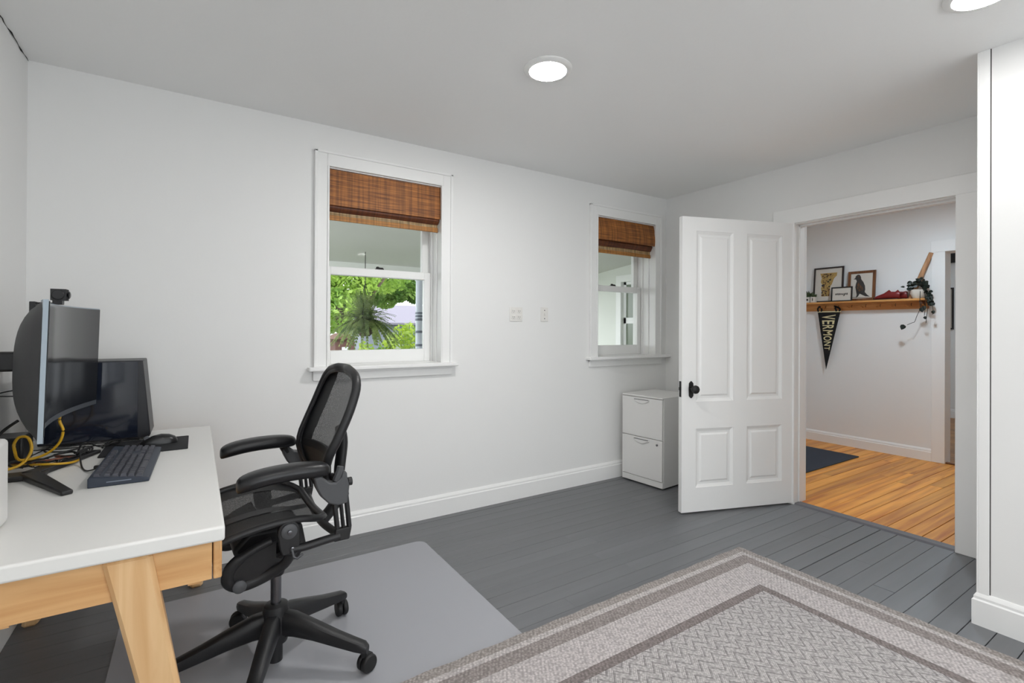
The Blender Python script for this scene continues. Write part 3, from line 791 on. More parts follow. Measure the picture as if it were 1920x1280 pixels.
# ------------------------------------------------------------------ filing cabinet
ct = thing('filing_cabinet', 'white two-drawer metal filing cabinet in the corner', 'cabinet', (2.960, 2.915, 0), R(4.5))
cw, cdp, chh = .392, .44, .705         # width runs along -y, depth along +x
def cab(name, m, mt='cabinet_white', **k): return m.build(name, mt, ct, local=True, **k)
m = B(.018, cdp, -cw, 0, .012, chh - .012); cab('body', m, bevel=.002)
cab('top', B(.0, cdp, -cw - .001, .001, chh - .013, chh), bevel=.003)
cab('plinth', B(.004, .02, -cw, 0, .012, .058), bevel=.002)
cab('foot_shade', B(.03, cdp - .02, -cw + .02, -.02, 0, .012), 'cabinet_shade', smooth=0)  # dark block put in for the shadow under the raised cabinet
for za, zb, lock in ((.062, .374, True), (.379, .688, False)):
    dr = cab('drawer', B(0.0, .018, -cw + .003, -.003, za, zb), bevel=.002)
    # crescent finger pull
    pts = [(-cw / 2 - .075 + .15 * k / 12, zb - .022 - .026 * math.sin(math.pi * k / 12)) for k in range(13)]
    pts2 = [(-cw / 2 + .075, zb - .016), (-cw / 2 - .075, zb - .016)]
    cab('handle_lip', MB().prism(pts + pts2, 0, -.009, .001), label='moulded crescent handle', bevel=.003).parent = dr
    cab('handle_shadow_gap', B(-.0095, -.002, -cw / 2 - .068, -cw / 2 + .068, zb - .0175, zb - .0145), 'cabinet_shade', smooth=0).parent = dr
    if lock:
        cab('lock', MB().lathe([(.008, 0), (.008, .006), (.003, .007)], (0, -cw + .048, zb - .035), 0, 14, -1), 'steel', label='small round lock').parent = dr

# ------------------------------------------------------------------ desk
DX0, DX1, DY0, DY1, DZ = -.612, .062, 1.374, 2.812, .75
dk = thing('desk', 'white-topped desk with light oak apron and splayed legs', 'desk', ((DX0 + DX1) / 2, (DY0 + DY1) / 2, 0))
B(DX0, DX1, DY0, DY1, DZ - .036, DZ).build('top', 'desk_white', dk, bevel=.006, seg=3)
B(DX0 + .01, DX1 - .026, DY0 + .024, DY0 + .042, .618, DZ - .036).build('apron', 'desk_wood_x', dk, bevel=.001)
B(DX0 + .01, DX1 - .026, DY1 - .042, DY1 - .024, .618, DZ - .036).build('apron', 'desk_wood_x', dk, bevel=.001)
B(DX0 + .01, DX0 + .028, DY0 + .042, DY1 - .042, .618, DZ - .036).build('back_panel', 'desk_wood_y', dk, bevel=.001)
B(DX0 + .028, DX1 - .03, DY0 + .042, DY1 - .042, .618, .626).build('bottom_panel', 'desk_wood_y', dk, smooth=0)
ym = (DY0 + DY1) / 2
for a, b in ((DY0 + .024, ym - .002), (ym + .002, DY1 - .024)):
    B(DX1 - .0235, DX1 - .005, a, b, .616, DZ - .039).build('drawer_front', 'desk_wood_y', dk, bevel=.004, seg=3)
for xx in (DX1 - .075, -.345):
    B(xx, xx + .026, DY0 + .03, DY0 + .05, .612, .618).build('cleat', 'desk_wood_x', dk, smooth=0)
def leg(s_x, xt, xb, ynear, sy):
    """splayed tapering leg, chamfered corner; sy=-1: near end"""
    ya = ynear; yb = ynear - sy * .05
    wt, wb = .090, .060
    top = [(xt - wt / 2, ya, .714), (xt + wt / 2, ya, .714), (xt + wt / 2, yb, .714), (xt - wt / 2, yb, .714)]
    xb2 = xb
    yo = sy * .0
    bot = [(xb2 - wb / 2, ya + yo, 0), (xb2 + wb / 2, ya + yo, 0), (xb2 + wb / 2 - .006, yb + yo, 0), (xb2 - wb / 2 + .006, yb + yo, 0)]
    MB().hexa(bot, top).build('leg', 'desk_wood_z', dk, bevel=.009, seg=1, smooth=0)
leg(1, -.127, .010, DY0 + .010, -1); leg(1, -.127, .010, DY1 - .010, 1)
leg(-1, DX0 + .15, DX0 + .045, DY0 + .010, -1); leg(-1, DX0 + .15, DX0 + .045, DY1 - .010, 1)

# ------------------------------------------------------------------ rug and chair mat
RX0, RX1, RY0, RY1 = .10, 2.572, -.60, 1.629
RUG_HX, RUG_HY = (RX1 - RX0) / 2, (RY1 - RY0) / 2
rugmat()
def rug(u, v):
    ex = .003 * math.sin(v * 91) * (1 if u in (0, 1) else 0); ey = .003 * math.sin(u * 83) * (1 if v in (0, 1) else 0)
    return (RX0 + (RX1 - RX0) * u + ex, RY0 + (RY1 - RY0) * v + ey, .012)
MB().grid(rug, 60, 60, (0, 0, -.0075)).build('area_rug', 'rug_weave', label='grey and taupe herringbone rug with striped border on grey floor', cat='rug', smooth=0)
def rounded(x0, x1, y0, y1, r, n=8):
    pts = []
    for cx, cy, a0 in ((x1 - r, y1 - r, 0), (x0 + r, y1 - r, 90), (x0 + r, y0 + r, 180), (x1 - r, y0 + r, 270)):
        for k in range(n + 1):
            a = R(a0 + 90 * k / n); pts.append((cx + r * math.cos(a), cy + r * math.sin(a)))
    return pts
MB().prism(rounded(-.256, 1.112, 1.47, 2.672, .05), 2, .0006, .0036).build('chair_mat', 'frosted_mat', label='frosted translucent plastic chair mat under the office chair', cat='mat')

# ------------------------------------------------------------------ office chair (local: faces -x)
CH = (0.250, 1.966)
ch = thing('office_chair', 'black mesh ergonomic office chair at the desk', 'chair', (CH[0], CH[1], .0036), R(3))
def C(name, m, mt='chair_black', par=None, **k):
    o = m.build(name, mt, ch, local=True, **k)
    if par is not None: o.parent = par
    return o
# base
MB_ = MB
C('hub', MB().lathe([(.030, .085), (.040, .09), (.046, .12), (.046, .19), (.040, .222), (.030, .228)], n=28))
C('gas_cylinder', MB().lathe([(.012, .018), (.024, .020), (.024, .09), (.026, .09)], n=20))
C('gas_piston', MB().lathe([(.018, .222), (.018, .36)], n=20), 'steel', label='polished steel lift column')
C('column_sleeve', MB().lathe([(.026, .33), (.030, .345), (.030, .42), (.024, .43)], n=20))
PH = -39 - 3
for k in range(5):
    a = R(PH + 72 * k); ca, sa = math.cos(a), math.sin(a)
    secs = [(.020, .158, .026, .046), (.075, .156, .027, .042), (.15, .138, .026, .033), (.23, .115, .023, .026), (.305, .096, .021, .021), (.335, .090, .020, .018), (.348, .084, .014, .012)]
    vs = []; N = 10
    for (r, z, w, h) in secs:
        for j in range(N):
            t_ = 2 * math.pi * j / N
            cx_, cz_ = math.cos(t_), math.sin(t_)
            px = (abs(cx_) ** .6) * (1 if cx_ > 0 else -1) * w; pz = (abs(cz_) ** .6) * (1 if cz_ > 0 else -1) * h
            vs.append((r * ca - px * sa, r * sa + px * ca, z + pz))
    fs = [(i * N + j, i * N + (j + 1) % N, (i + 1) * N + (j + 1) % N, (i + 1) * N + j) for i in range(len(secs) - 1) for j in range(N)]
    fs += [tuple(range(N)), tuple(range((len(secs) - 1) * N, len(secs) * N))]
    lg = C('base_leg', MB().add(vs, fs), smooth=45)
    # caster, wheels trail a little
    cx_, cy_ = .335 * ca, .335 * sa
    ax = R(PH + 72 * k + 62); ux, uy = math.cos(ax), math.sin(ax)      # rolling direction
    sx_, sy_ = -uy, ux                                                # axle direction
    wx, wy = cx_ + ux * .012, cy_ + uy * .012
    cs = C('caster', MB().lathe([(.009, .055), (.011, .06), (.011, .085)], (cx_, cy_, 0), n=12).tube([(cx_, cy_, .058), (wx + ux * .004, wy + uy * .004, .054), (wx + ux * .022, wy + uy * .022, .046)], [.012, .014, .008], 8), 'rubber')
    for s in (-1, 1):
        pr = [(.005, 0), (.028, 0), (.031, .004), (.031, .014), (.027, .019), (.010, .021), (.003, .021)]
        vs = []; N = 22
        for (rr_, hh) in pr:
            for j in range(N):
                t_ = 2 * math.pi * j / N
                o = s * (.003 + hh)
                vs.append((wx + ux * rr_ * math.cos(t_) + sx_ * o, wy + uy * rr_ * math.cos(t_) + sy_ * o, .031 + rr_ * math.sin(t_)))
        fs = [(i * N + j, i * N + (j + 1) % N, (i + 1) * N + (j + 1) % N, (i + 1) * N + j) for i in range(len(pr) - 1) for j in range(N)]
        fs += [tuple(range(N)), tuple(range((len(pr) - 1) * N, len(pr) * N))]
        C('wheel', MB().add(vs, fs), 'rubber', par=cs, smooth=40)
# tilt housing under the seat
m = MB(); m.prism([(-.13, .43), (-.05, .395), (.06, .40), (.085, .45), (.07, .53), (-.10, .53), (-.15, .48)], 1, -.085, .085)
C('tilt_housing', m, bevel=.014, seg=3)
C('tilt_knob', MB().lathe([(.004, 0), (.016, .002), (.017, .028), (.012, .034), (.003, .035)], (-.12, -.085, .44), 1, 16, -1), par=None)
# seat frame and mesh
SE = [(-.30, .528), (-.26, .556), (-.21, .582), (-.15, .598), (-.09, .608), (-.03, .612), (.03, .608), (.08, .592), (.12, .572)]
SW = [(-.30, .215), (-.26, .238), (-.2, .248), (-.1, .252), (0, .248), (.06, .236), (.10, .205), (.12, .165)]
def seat_pt(u, v, dz=0.0):
    x = -.30 + .42 * u; w = interp(SW, x); y = (v * 2 - 1) * w
    dip = .040 * (1 - (v * 2 - 1) ** 2) * min(1, (u * 6)) * min(1, (1 - u) * 5 + .25)
    return (x, y, interp(SE, x) - .018 - dip + dz)
C('seat_mesh', MB().grid(lambda u, v: seat_pt(u, v, .010), 16, 16), 'chair_seat_mesh', label='dark see-through seat mesh')
path = [seat_pt(i / 16, 0) for i in range(17)] + [seat_pt(1, j / 8) for j in range(1, 8)] + [seat_pt(i / 16, 1) for i in range(16, -1, -1)] + [seat_pt(0, j / 8) for j in range(7, 0, -1)]
path = [(p[0], p[1], p[2] + .008 + .004) for p in path]
C('seat_frame', MB().tube(path, .014, 8, closed=True, rad2=.012), smooth=60)
# side bolster strips (dark bands over the mesh) and rear cross bar
for v0, v1 in ((0.0, .14), (.86, 1.0), (.46, .56)):
    C('seat_band', MB().grid(lambda u, v: seat_pt(.06 + .9 * u, v0 + (v1 - v0) * v, .0125), 14, 3), 'chair_black')
def side_plate(s):
    y0_, y1_ = s * .242, s * .262
    m = MB()
    pts = []
    for k in range(11):
        a = math.pi * k / 10
        pts.append((-.010 + .033 * math.cos(a), .574 + .033 * math.sin(a)))
    pts += [(-.036, .52), (-.028, .500), (.018, .500), (.026, .535)]
    m.prism(pts, 1, min(y0_, y1_), max(y0_, y1_))
    pl = C('pivot_bracket', m, bevel=.004, seg=2)
    C('pivot_cap', MB().lathe([(.003, .0), (.024, 0), (.024, .006), (.018, .009), (.006, .010)], (-.010, s * .262, .576), 1, 22, s), 'chair_graphite', par=pl)
    C('bolt', MB().lathe([(.007, 0), (.007, .006), (.002, .007)], (-.010, s * .272, .576), 1, 10, s), 'steel', par=pl)
    C('bolt', MB().lathe([(.005, 0), (.005, .006), (.002, .007)], (.0, s * .262, .520), 1, 10, s), 'steel', par=pl)
    C('tilt_lever', MB().tube([(-.002, s * .268, .520), (.002, s * .272, .495), (.012, s * .274, .488), (.030, s * .272, .497)], .004, 6), 'chair_graphite', par=pl)
    # cross link from the bracket to the tilt housing
    C('cross_link', MB().tube([(-.005, s * .250, .515), (-.01, s * .16, .47), (-.015, s * .07, .455)], [.020, .022, .024], 10, rad2=[.018, .018, .02]))
    # swing arm that loops forward under the seat
    lp = smooth_path([(.010, s * .235, .508), (-.010, s * .205, .452), (-.060, s * .185, .418), (-.118, s * .178, .402), (-.152, s * .178, .408), (-.172, s * .185, .436), (-.160, s * .19, .478), (-.110, s * .195, .512), (-.05, s * .2, .535)], 5)
    C('swing_arm', MB().tube(lp, [.017] * 8 + [.019] * (len(lp) - 16) + [.013] * 8, 10, up=(0, 1, 0), rad2=.012), smooth=60)
    C('swing_arm_cap', MB().lathe([(.003, 0), (.020, 0), (.020, .010), (.014, .014), (.003, .014)], (-.140, s * .186, .408), 1, 20, s), 'chair_graphite')
    C('swing_panel', MB().grid(lambda u, v: (-.155 + .12 * u, s * (.183 + .01 * v), .415 + .01 * u + (.075 + .03 * u) * v), 6, 4, (0, s * .004, 0)), 'chair_black', smooth=60)
    # rear yoke: horizontal bar then upright post
    bar = smooth_path([(-.006, s * .252, .512), (.04, s * .254, .512), (.10, s * .256, .518), (.150, s * .257, .522)], 4)
    C('yoke_bar', MB().tube(bar, .013, 10, up=(0, 1, 0), rad2=.015), smooth=60)
    m = MB()
    a_, b_ = s * .246, s * .266
    # upright with two slots: three slats and end blocks
    for (q0, q1) in ((.124, .138), (.146, .156), (.164, .178)):
        m.hexa([(q0 + .012, a_, .545), (q1 + .012, a_, .545), (q1 + .012, b_, .545), (q0 + .012, b_, .545)], [(q0, a_, .66), (q1, a_, .66), (q1, b_, .66), (q0, b_, .66)])
    m.hexa([(.130, a_, .506), (.182, a_, .506), (.182, b_, .506), (.130, b_, .506)], [(.136, a_, .548), (.190, a_, .548), (.190, b_, .548), (.136, b_, .548)])
    m.hexa([(.122, a_, .655), (.180, a_, .655), (.180, b_, .655), (.122, b_, .655)], [(.130, a_, .735), (.172, a_, .735), (.172, b_, .735), (.130, b_, .735)])
    up = C('upright', m, bevel=.004)
    # crescent pod that carries the arm
    pts = [(.062, .735), (.070, .700), (.086, .668), (.110, .642), (.140, .630), (.172, .634), (.178, .690), (.166, .742), (.156, .744), (.150, .722), (.132, .708), (.112, .712), (.094, .728), (.085, .738)]
    C('arm_pod', MB().prism(pts, 1, min(s * .240, s * .276), max(s * .240, s * .276)), 'chair_graphite', bevel=.006, seg=2)
    C('arm_lever', MB().tube([(.136, s * .262, .712), (.146, s * .264, .738), (.150, s * .264, .758)], [.012, .013, .011], 10), 'chair_graphite')
    C('height_knob', MB().lathe([(.003, 0), (.014, .001), (.014, .014), (.003, .015)], (.176, s * .256, .70), 0, 14), 'chair_black')
    C('arm_neck', MB().tube([(.090, s * .256, .700), (.075, s * .255, .730), (.070, s * .254, .745)], [.016, .018, .02], 10, up=(0, 1, 0)))
    # arm pad: arched, drooping at the tip
    dn = 0
    ax_ = [(-.158, .735, .020, .016), (-.150, .741, .034, .023), (-.125, .749, .043, .026), (-.08, .757, .045, .026), (-.02, .761, .046, .026), (.04, .760, .044, .026), (.08, .757, .040, .025), (.105, .754, .032, .022), (.118, .751, .016, .013)]
    vs = []; N = 16
    for (x, z, w, h) in ax_:
        yy_ = s * (.246 + .02 * (x + .02))
        for j in range(N):
            t_ = 2 * math.pi * j / N
            cy2, cz2 = math.cos(t_), math.sin(t_)
            vs.append((x, yy_ + (abs(cy2) ** .75) * (1 if cy2 > 0 else -1) * w, z - dn + (abs(cz2) ** .8) * (1 if cz2 > 0 else -1) * h))
    fs = [(i * N + j, i * N + (j + 1) % N, (i + 1) * N + (j + 1) % N, (i + 1) * N + j) for i in range(len(ax_) - 1) for j in range(N)]
    fs += [tuple(range(N)), tuple(range((len(ax_) - 1) * N, len(ax_) * N))]
    C('arm_pad', MB().add(vs, fs), 'arm_vinyl', smooth=70, sub=1, label='padded black armrest')
side_plate(-1); side_plate(1)
C('rear_cross_bar', MB().tube(smooth_path([(.165, -.255, .52), (.16, -.15, .50), (.155, 0, .49), (.16, .15, .50), (.165, .255, .52)], 5), .014, 10), smooth=60)
# back
BE = [(.665, .150), (.70, .140), (.757, .140), (.80, .154), (.83, .166), (.9, .186), (.96, .206), (1.02, .226), (1.06, .236), (1.09, .242)]
BW = [(.665, .120), (.685, .150), (.72, .180), (.76, .200), (.83, .218), (.9, .222), (.96, .220), (1.01, .212), (1.035, .200), (1.055, .182), (1.07, .155), (1.082, .11), (1.088, .06)]
Z0, Z1 = .665, 1.088
zrow = [Z0 + (Z1 - Z0) * (1 - (1 - i / 22) ** 1.6) for i in range(23)]
def back_pt(i, v, off=0.0):
    z = zrow[i]; w = interp(BW, z); y = (2 * v - 1) * w
    lum = .016 * math.exp(-((z - .80) / .09) ** 2)
    return (interp(BE, z) - .006 + .040 * (1 - (2 * v - 1) ** 2) * min(1, w / .2) - lum + off, y, .665 + (z - .665) * .962)
C('back_mesh', MB().grid(lambda u, v: back_pt(int(round(u * 22)), v), 22, 14), 'chair_mesh', label='dark see-through back mesh')
path = [back_pt(i, 0) for i in range(23)] + [back_pt(22, j / 6) for j in range(1, 6)] + [back_pt(i, 1) for i in range(22, -1, -1)] + [back_pt(0, j / 6) for j in range(5, 0, -1)]
C('back_frame', MB().tube(path, .013, 10, up=(1, 0, 0), closed=True, rad2=.016), smooth=70)
C('frame_liner', MB().tube([(p[0] - .006, p[1] * .94, .87 + (p[2] - .87) * .95) for p in path], .012, 8, up=(1, 0, 0), closed=True, rad2=.005), smooth=70)
C('lumbar_pad', MB().grid(lambda u, v: (back_pt(int(round(1 + 3 * u)), .06 + .88 * v)[0] - .004, back_pt(int(round(1 + 3 * u)), .06 + .88 * v)[1], back_pt(int(round(1 + 3 * u)), .5)[2]), 8, 12, (.010, 0, 0)), 'chair_black', smooth=60)
for v0, v1 in ((.80, 1.0), (0.0, .10)):
    C('back_border', MB().grid(lambda u, v: back_pt(int(round(2 + 20 * u)), v0 + (v1 - v0) * v, -.003), 20, 4), 'chair_black', smooth=60)
C('back_border', MB().grid(lambda u, v: back_pt(int(round(18 + 4 * u)), v, -.003), 4, 10), 'chair_black', smooth=60)
C('back_spine', MB().tube(smooth_path([(.162, 0, .49), (.215, 0, .56), (.225, 0, .68), (.235, 0, .78), (.225, 0, .84)], 5), .02, 10, up=(0, 1, 0), rad2=.03), smooth=60)
for s in (-1, 1):
    C('back_stay', MB().tube(smooth_path([(.160, s * .250, .71), (.152, s * .22, .70), (.150, s * .165, .70)], 4), .013, 8), smooth=60)

# ------------------------------------------------------------------ monitor
MYC, MZ0, MZ1 = 2.130, .925, 1.300
mt_ = thing('curved_monitor', 'wide curved black monitor with silver edge on a V-foot stand', 'monitor', (-.48, MYC, DZ))
RC = 1.5; HW = .405
TIL = R(1.5)
def arc(s, off=0.0):
    """point on the curved screen: s in -1..1, off = distance behind the screen"""
    a = s * HW / RC
    return (-.325 - (RC * math.cos(a) - RC * math.cos(HW / RC)) - off * math.cos(a), MYC + (RC + off * .0) * math.sin(a))
def mpt(s, z, off=0.0):
    x, y = arc(s, off); return (x + (z - 1.11) * math.tan(TIL), y, z)
n = 24
def slab(z0, z1, o0, o1, s0=-1.0, s1=1.0):
    m = MB(); vs = []
    for i in range(n + 1):
        s = s0 + (s1 - s0) * i / n
        vs += [mpt(s, z0, o0), mpt(s, z1, o0), mpt(s, z1, o1), mpt(s, z0, o1)]
    fs = [(4 * i + k, 4 * i + (k + 1) % 4, 4 * (i + 1) + (k + 1) % 4, 4 * (i + 1) + k) for i in range(n) for k in range(4)]
    fs += [(3, 2, 1, 0), (4 * n, 4 * n + 1, 4 * n + 2, 4 * n + 3)]
    return m.add(vs, fs)
slab(MZ0, MZ1, .003, .0145).build('housing', 'monitor_edge', mt_, label='silver edge', smooth=30)
slab(MZ0 + .016, MZ1 - .004, .0, .004, -.992, .992).build('screen', 'screen_glass', mt_, label='dark glossy curved screen', smooth=30)
slab(MZ0 - .001, MZ0 + .0155, .001, .004, -.996, .996).build('chin', 'monitor_chin', mt_, smooth=30)
# back shell bulging behind the panel
def shell(u, v):
    s = -.998 + 1.996 * u; zz_ = MZ0 + .004 + (MZ1 - MZ0 - .008) * v
    e = (1 - abs(s) ** 2.6) * (1 - abs(2 * v - 1) ** 3.0)
    return mpt(s, zz_, .0135 + .064 * max(e, 0) ** .7)
MB().grid(shell, 28, 18).build('back_shell', 'monitor_shell', mt_, label='dark grey bulging back', smooth=60)
B(-.60, -.440, MYC - .035, MYC + .035, 1.090, 1.150).build('stand_head', 'black_plastic', mt_, bevel=.008)
B(-.588, -.556, MYC - .03, MYC + .03, .757, 1.16).build('stand_column', 'black_plastic', mt_, bevel=.006)
B(-.60, -.40, MYC - .036, MYC + .036, DZ + .0005, DZ + .016).build('stand_plate', 'black_plastic', mt_, bevel=.004)
for tip in ((-.305, 1.858), (-.312, 2.420)):
    a = Vector((-.44, MYC, 0)); b = Vector((tip[0], tip[1], 0)); dr_ = (b - a).normalized(); sd = Vector((-dr_.y, dr_.x, 0))
    hw0, hw1 = .024, .014
    bot = [a - sd * hw0, b - sd * hw1, b + sd * hw1, a + sd * hw0]
    MB().hexa([(p.x, p.y, DZ + .0005) for p in bot], [(p.x, p.y, DZ + (.020 if i in (0, 3) else .013)) for i, p in enumerate(bot)]).build('stand_foot', 'black_plastic', mt_, bevel=.004)

wc = thing('webcam', 'small black webcam clipped on top of the curved monitor', 'webcam', (-.375, 2.15, 1.302))
MB().tube([(-.376, 2.125, 1.332), (-.376, 2.195, 1.332)], .017, 14, rad2=.017).build('body', 'black_plastic', wc, bevel=.003)
for y in (2.132, 2.150, 2.168): B(-.395, -.356, y - .0015, y + .0015, 1.314, 1.351).build('fin', 'black_plastic', wc, smooth=0)
MB().lathe([(.012, 0), (.012, .008), (.008, .010), (.002, .009)], (-.360, 2.158, 1.333), 0, 16).build('lens', 'screen_glass', wc)
B(-.392, -.368, 2.14, 2.175, 1.301, 1.318).build('foot', 'black_plastic', wc, bevel=.002)
m = B(-.445, -.38, 2.146, 2.168, 1.301, 1.307); m.box(-.447, -.432, 2.142, 2.172, 1.272, 1.309); m.build('clamp', 'black_plastic', wc, bevel=.002)

# ------------------------------------------------------------------ computer tower
tw = thing('computer_tower', 'black computer tower with dark glass side panel behind the keyboard', 'computer', (-.31, 2.69, DZ))
TY0, TY1 = 2.590, 2.792
prof = [(-.515, DZ + .012), (-.166, DZ + .012), (-.160, DZ + .024), (-.188, 1.088), (-.515, 1.088)]
MB().prism(prof, 1, TY0, TY1).build('case', 'tower_black', tw, bevel=.004)
MB().prism([(-.509, DZ + .018), (-.204, DZ + .018), (-.204, 1.084), (-.509, 1.084)], 1, TY0 - .005, TY0 + .001).build('side_panel', 'tower_glass', tw, label='dark tinted glass side panel', bevel=.001)
for x in (-.44, -.22):
    for y in (TY0 + .03, TY1 - .03): B(x - .02, x + .02, y - .012, y + .012, DZ + .0003, DZ + .013).build('foot', 'rubber', tw, smooth=0)
MB().hexa([(-.1655, TY0 + .03, DZ + .05), (-.1635, TY0 + .03, DZ + .05), (-.1635, TY1 - .03, DZ + .05), (-.1655, TY1 - .03, DZ + .05)], [(-.189, TY0 + .03, 1.06), (-.187, TY0 + .03, 1.06), (-.187, TY1 - .03, 1.06), (-.189, TY1 - .03, 1.06)]).build('front_grille', 'pad_black', tw, smooth=0)

# ------------------------------------------------------------------ keyboard (local x: rows front to back = -x side is the rear)
KL, KWD = .455, .148
kb = thing('keyboard', 'dark wired keyboard with chunky keycaps on the desk', 'keyboard', (-.189, 2.124, DZ), R(-1.2))
z_f, z_b = .014, .032
def ktop(x): return z_f + (z_b - z_f) * (.5 - x / KWD)
h2 = KWD / 2
MB().prism([(-h2, .0005), (h2, .0005), (h2, z_f - .002), (h2 - .006, z_f), (-h2 + .004, z_b), (-h2, z_b - .004)], 1, -KL / 2, KL / 2).build('case', 'keyboard_case', kb, local=True, bevel=.002)
key = MB().hexa([(-.0075, -.0075, 0), (.0075, -.0075, 0), (.0075, .0075, 0), (-.0075, .0075, 0)], [(-.0058, -.006, .009), (.0052, -.006, .009), (.0052, .006, .009), (-.0058, .006, .009)])
kme = bpy.data.meshes.new('keycap'); kme.from_pydata(key.v, [], key.f); kme.materials.append(MATS['keycap'])
slope = math.atan2(z_f - z_b, KWD)
def putkey(x, y, wy=1.0):
    o = bpy.data.objects.new('keycap', kme); COL.objects.link(o); o.parent = kb
    o.location = (x, y, ktop(x) - .001); o.rotation_euler = (0, -slope, 0); o.scale = (1.08, wy * 1.08, 1)
U = .0192
rowx = [-.055, -.030, -.0105, .0090, .0285, .048]
widths = [[1, 0, 1, 1, 1, 1, .5, 1, 1, 1, 1, .5, 1, 1, 1, 1], [1] * 13 + [2], [1.5] + [1] * 12 + [1.5], [1.75] + [1] * 11 + [2.25], [2.25] + [1] * 10 + [2.75], [1.25, 1.25, 1.25, 6.25, 1.25, 1.25, 1.25, 1.25]]
for r, (x, ws) in enumerate(zip(rowx, widths)):
    y = -KL / 2 + .010
    tot = 0
    for i, w in enumerate(ws):
        gap = (r == 0 and ws[i] in (0, .5))
        if not gap: putkey(x, y + w * U / 2, w if w == 1 else w * 1.17)
        y += w * U
    y = -KL / 2 + .010 + 15.25 * U
    if r in (0, 1, 2, 5):
        for k in range(3): putkey(x, y + (k + .5) * U)
    elif r == 4: putkey(x, y + 1.5 * U)
    y = -KL / 2 + .010 + 18.5 * U
    if r > 0:
        for k in range(4): putkey(x, y + (k + .5) * U)
B(.030, -.030, -KL / 2 - .0006, -KL / 2 + .002, .0115, .0145).build('edge_print', 'key_print', kb, local=True, label='pale lettering strip', smooth=0)
B(-h2 - .016, -h2, -.034, -.018, .012, .022).build('cable_boot', 'cable_black', kb, local=True, bevel=.002)

# ------------------------------------------------------------------ mouse and pad
MB().prism(rounded(-.300, -.024, 2.318, 2.586, .008, 3), 2, DZ + .0003, DZ + .0035).build('mouse_pad', 'pad_black', label='thin black mouse pad on the white desk', cat='mouse pad')
ms = thing('mouse', 'black computer mouse on the black pad', 'mouse', (-.125, 2.47, DZ + .0035), R(8))
sec = [(-.062, .018, .012), (-.055, .026, .024), (-.035, .031, .034), (-.008, .030, .038), (.02, .028, .033), (.045, .027, .022), (.058, .022, .013), (.062, .012, .008)]
vs = []; N = 12
for (x, w, h) in sec:
    for j in range(N):
        a = math.pi * j / (N - 1); vs.append((-x, w * math.cos(a) * (1 if abs(math.cos(a)) < .9 else .94), .0006 + h * math.sin(a) ** .8 if 0 < j < N - 1 else .0006))
fs = [(i * N + j, i * N + j + 1, (i + 1) * N + j + 1, (i + 1) * N + j) for i in range(len(sec) - 1) for j in range(N - 1)]
fs += [tuple(range(N)), tuple(range((len(sec) - 1) * N, len(sec) * N))] + [(i * N, i * N + N - 1, (i + 1) * N + N - 1, (i + 1) * N) for i in range(len(sec) - 1)]
MB().add(vs, fs).build('shell', 'mouse_black', ms, local=True, smooth=60)
MB().tube([(-.040, -.004, .026), (-.040, .004, .026)], .010, 14, cap=True).build('scroll_wheel', 'steel', ms, local=True, smooth=40)

# ------------------------------------------------------------------ white device at the desk end
wd = thing('white_device', 'tall white rounded device at the near end of the desk', 'device', (-.485, 1.57, DZ))
MB().prism(rounded(-.590, -.382, 1.46, 1.684, .022, 5), 2, DZ + .004, .957).build('case', 'gadget_white', wd, bevel=.010, seg=3)
MB().prism(rounded(-.578, -.394, 1.472, 1.672, .02, 4), 2, DZ + .0003, DZ + .005).build('foot', 'rubber', wd)

# ------------------------------------------------------------------ cables
zc = DZ + .004
def cable(label, pts, r, mtl, k=6, group=None):
    MB().tube(smooth_path(pts, k), r, 6).build('cable', mtl, label=label, cat='cable', group=group, smooth=60)
cable('yellow network cable looping beside the monitor foot', [(-.398, 2.30, .922), (-.399, 2.30, .897), (-.390, 2.30, .866), (-.397, 2.30, .829), (-.418, 2.30, .800), (-.445, 2.30, .783), (-.476, 2.29, .778), (-.497, 2.27, .785), (-.501, 2.25, .82), (-.502, 2.25, .842), (-.490, 2.25, .862), (-.469, 2.25, .858), (-.458, 2.24, .825), (-.465, 2.23, .795), (-.482, 2.21, .776), (-.508, 2.14, .776), (-.506, 2.06, .768), (-.50, 1.95, .756), (-.47, 1.80, .756), (-.46, 1.70, .756)], .0046, 'cable_yellow')
cable('second yellow network cable lying under the monitor', [(-.56, 2.30, zc + .008), (-.48, 2.26, zc + .012), (-.42, 2.20, zc + .020), (-.36, 2.22, zc + .012), (-.345, 2.30, zc + .006), (-.40, 2.36, zc)], .0038, 'cable_yellow')
cable('brown cable behind the monitor foot', [(-.56, 2.36, zc), (-.47, 2.30, zc + .010), (-.41, 2.29, zc + .014), (-.37, 2.34, zc + .006), (-.43, 2.42, zc)], .0045, 'cable_red')
rb = random.Random(11)
for q in range(12):
    pts = []; x, y = rb.uniform(-.44, -.36), rb.uniform(2.20, 2.46)
    a = rb.uniform(0, 6.28)
    for j in range(9):
        y = min(max(y, 2.24), 2.56); pts.append((min(max(x, -.56), -.435 + (y - 2.13) * .40), y, zc + .003 + rb.uniform(0, .020)))
        a += rb.uniform(-1.5, 1.5); x += math.cos(a) * .05; y += math.sin(a) * .055
    cable('thin black cable in the tangle under the monitor', pts, rb.choice([.0022, .0028, .0034]), 'cable_black', 5, 'tangled black cables')
cable('black keyboard cable with plug running to the tower', [(-.268, 2.09, DZ + .016), (-.300, 2.12, zc), (-.325, 2.20, zc), (-.345, 2.30, zc + .024), (-.36, 2.42, zc + .004), (-.37, 2.56, zc)], .0026, 'cable_black')
cable('black mouse cable running along the tower', [(-.182, 2.463, DZ + .016), (-.22, 2.45, DZ + .009), (-.27, 2.50, DZ + .009), (-.315, 2.55, zc), (-.40, 2.55, zc), (-.52, 2.57, zc)], .0022, 'cable_black')
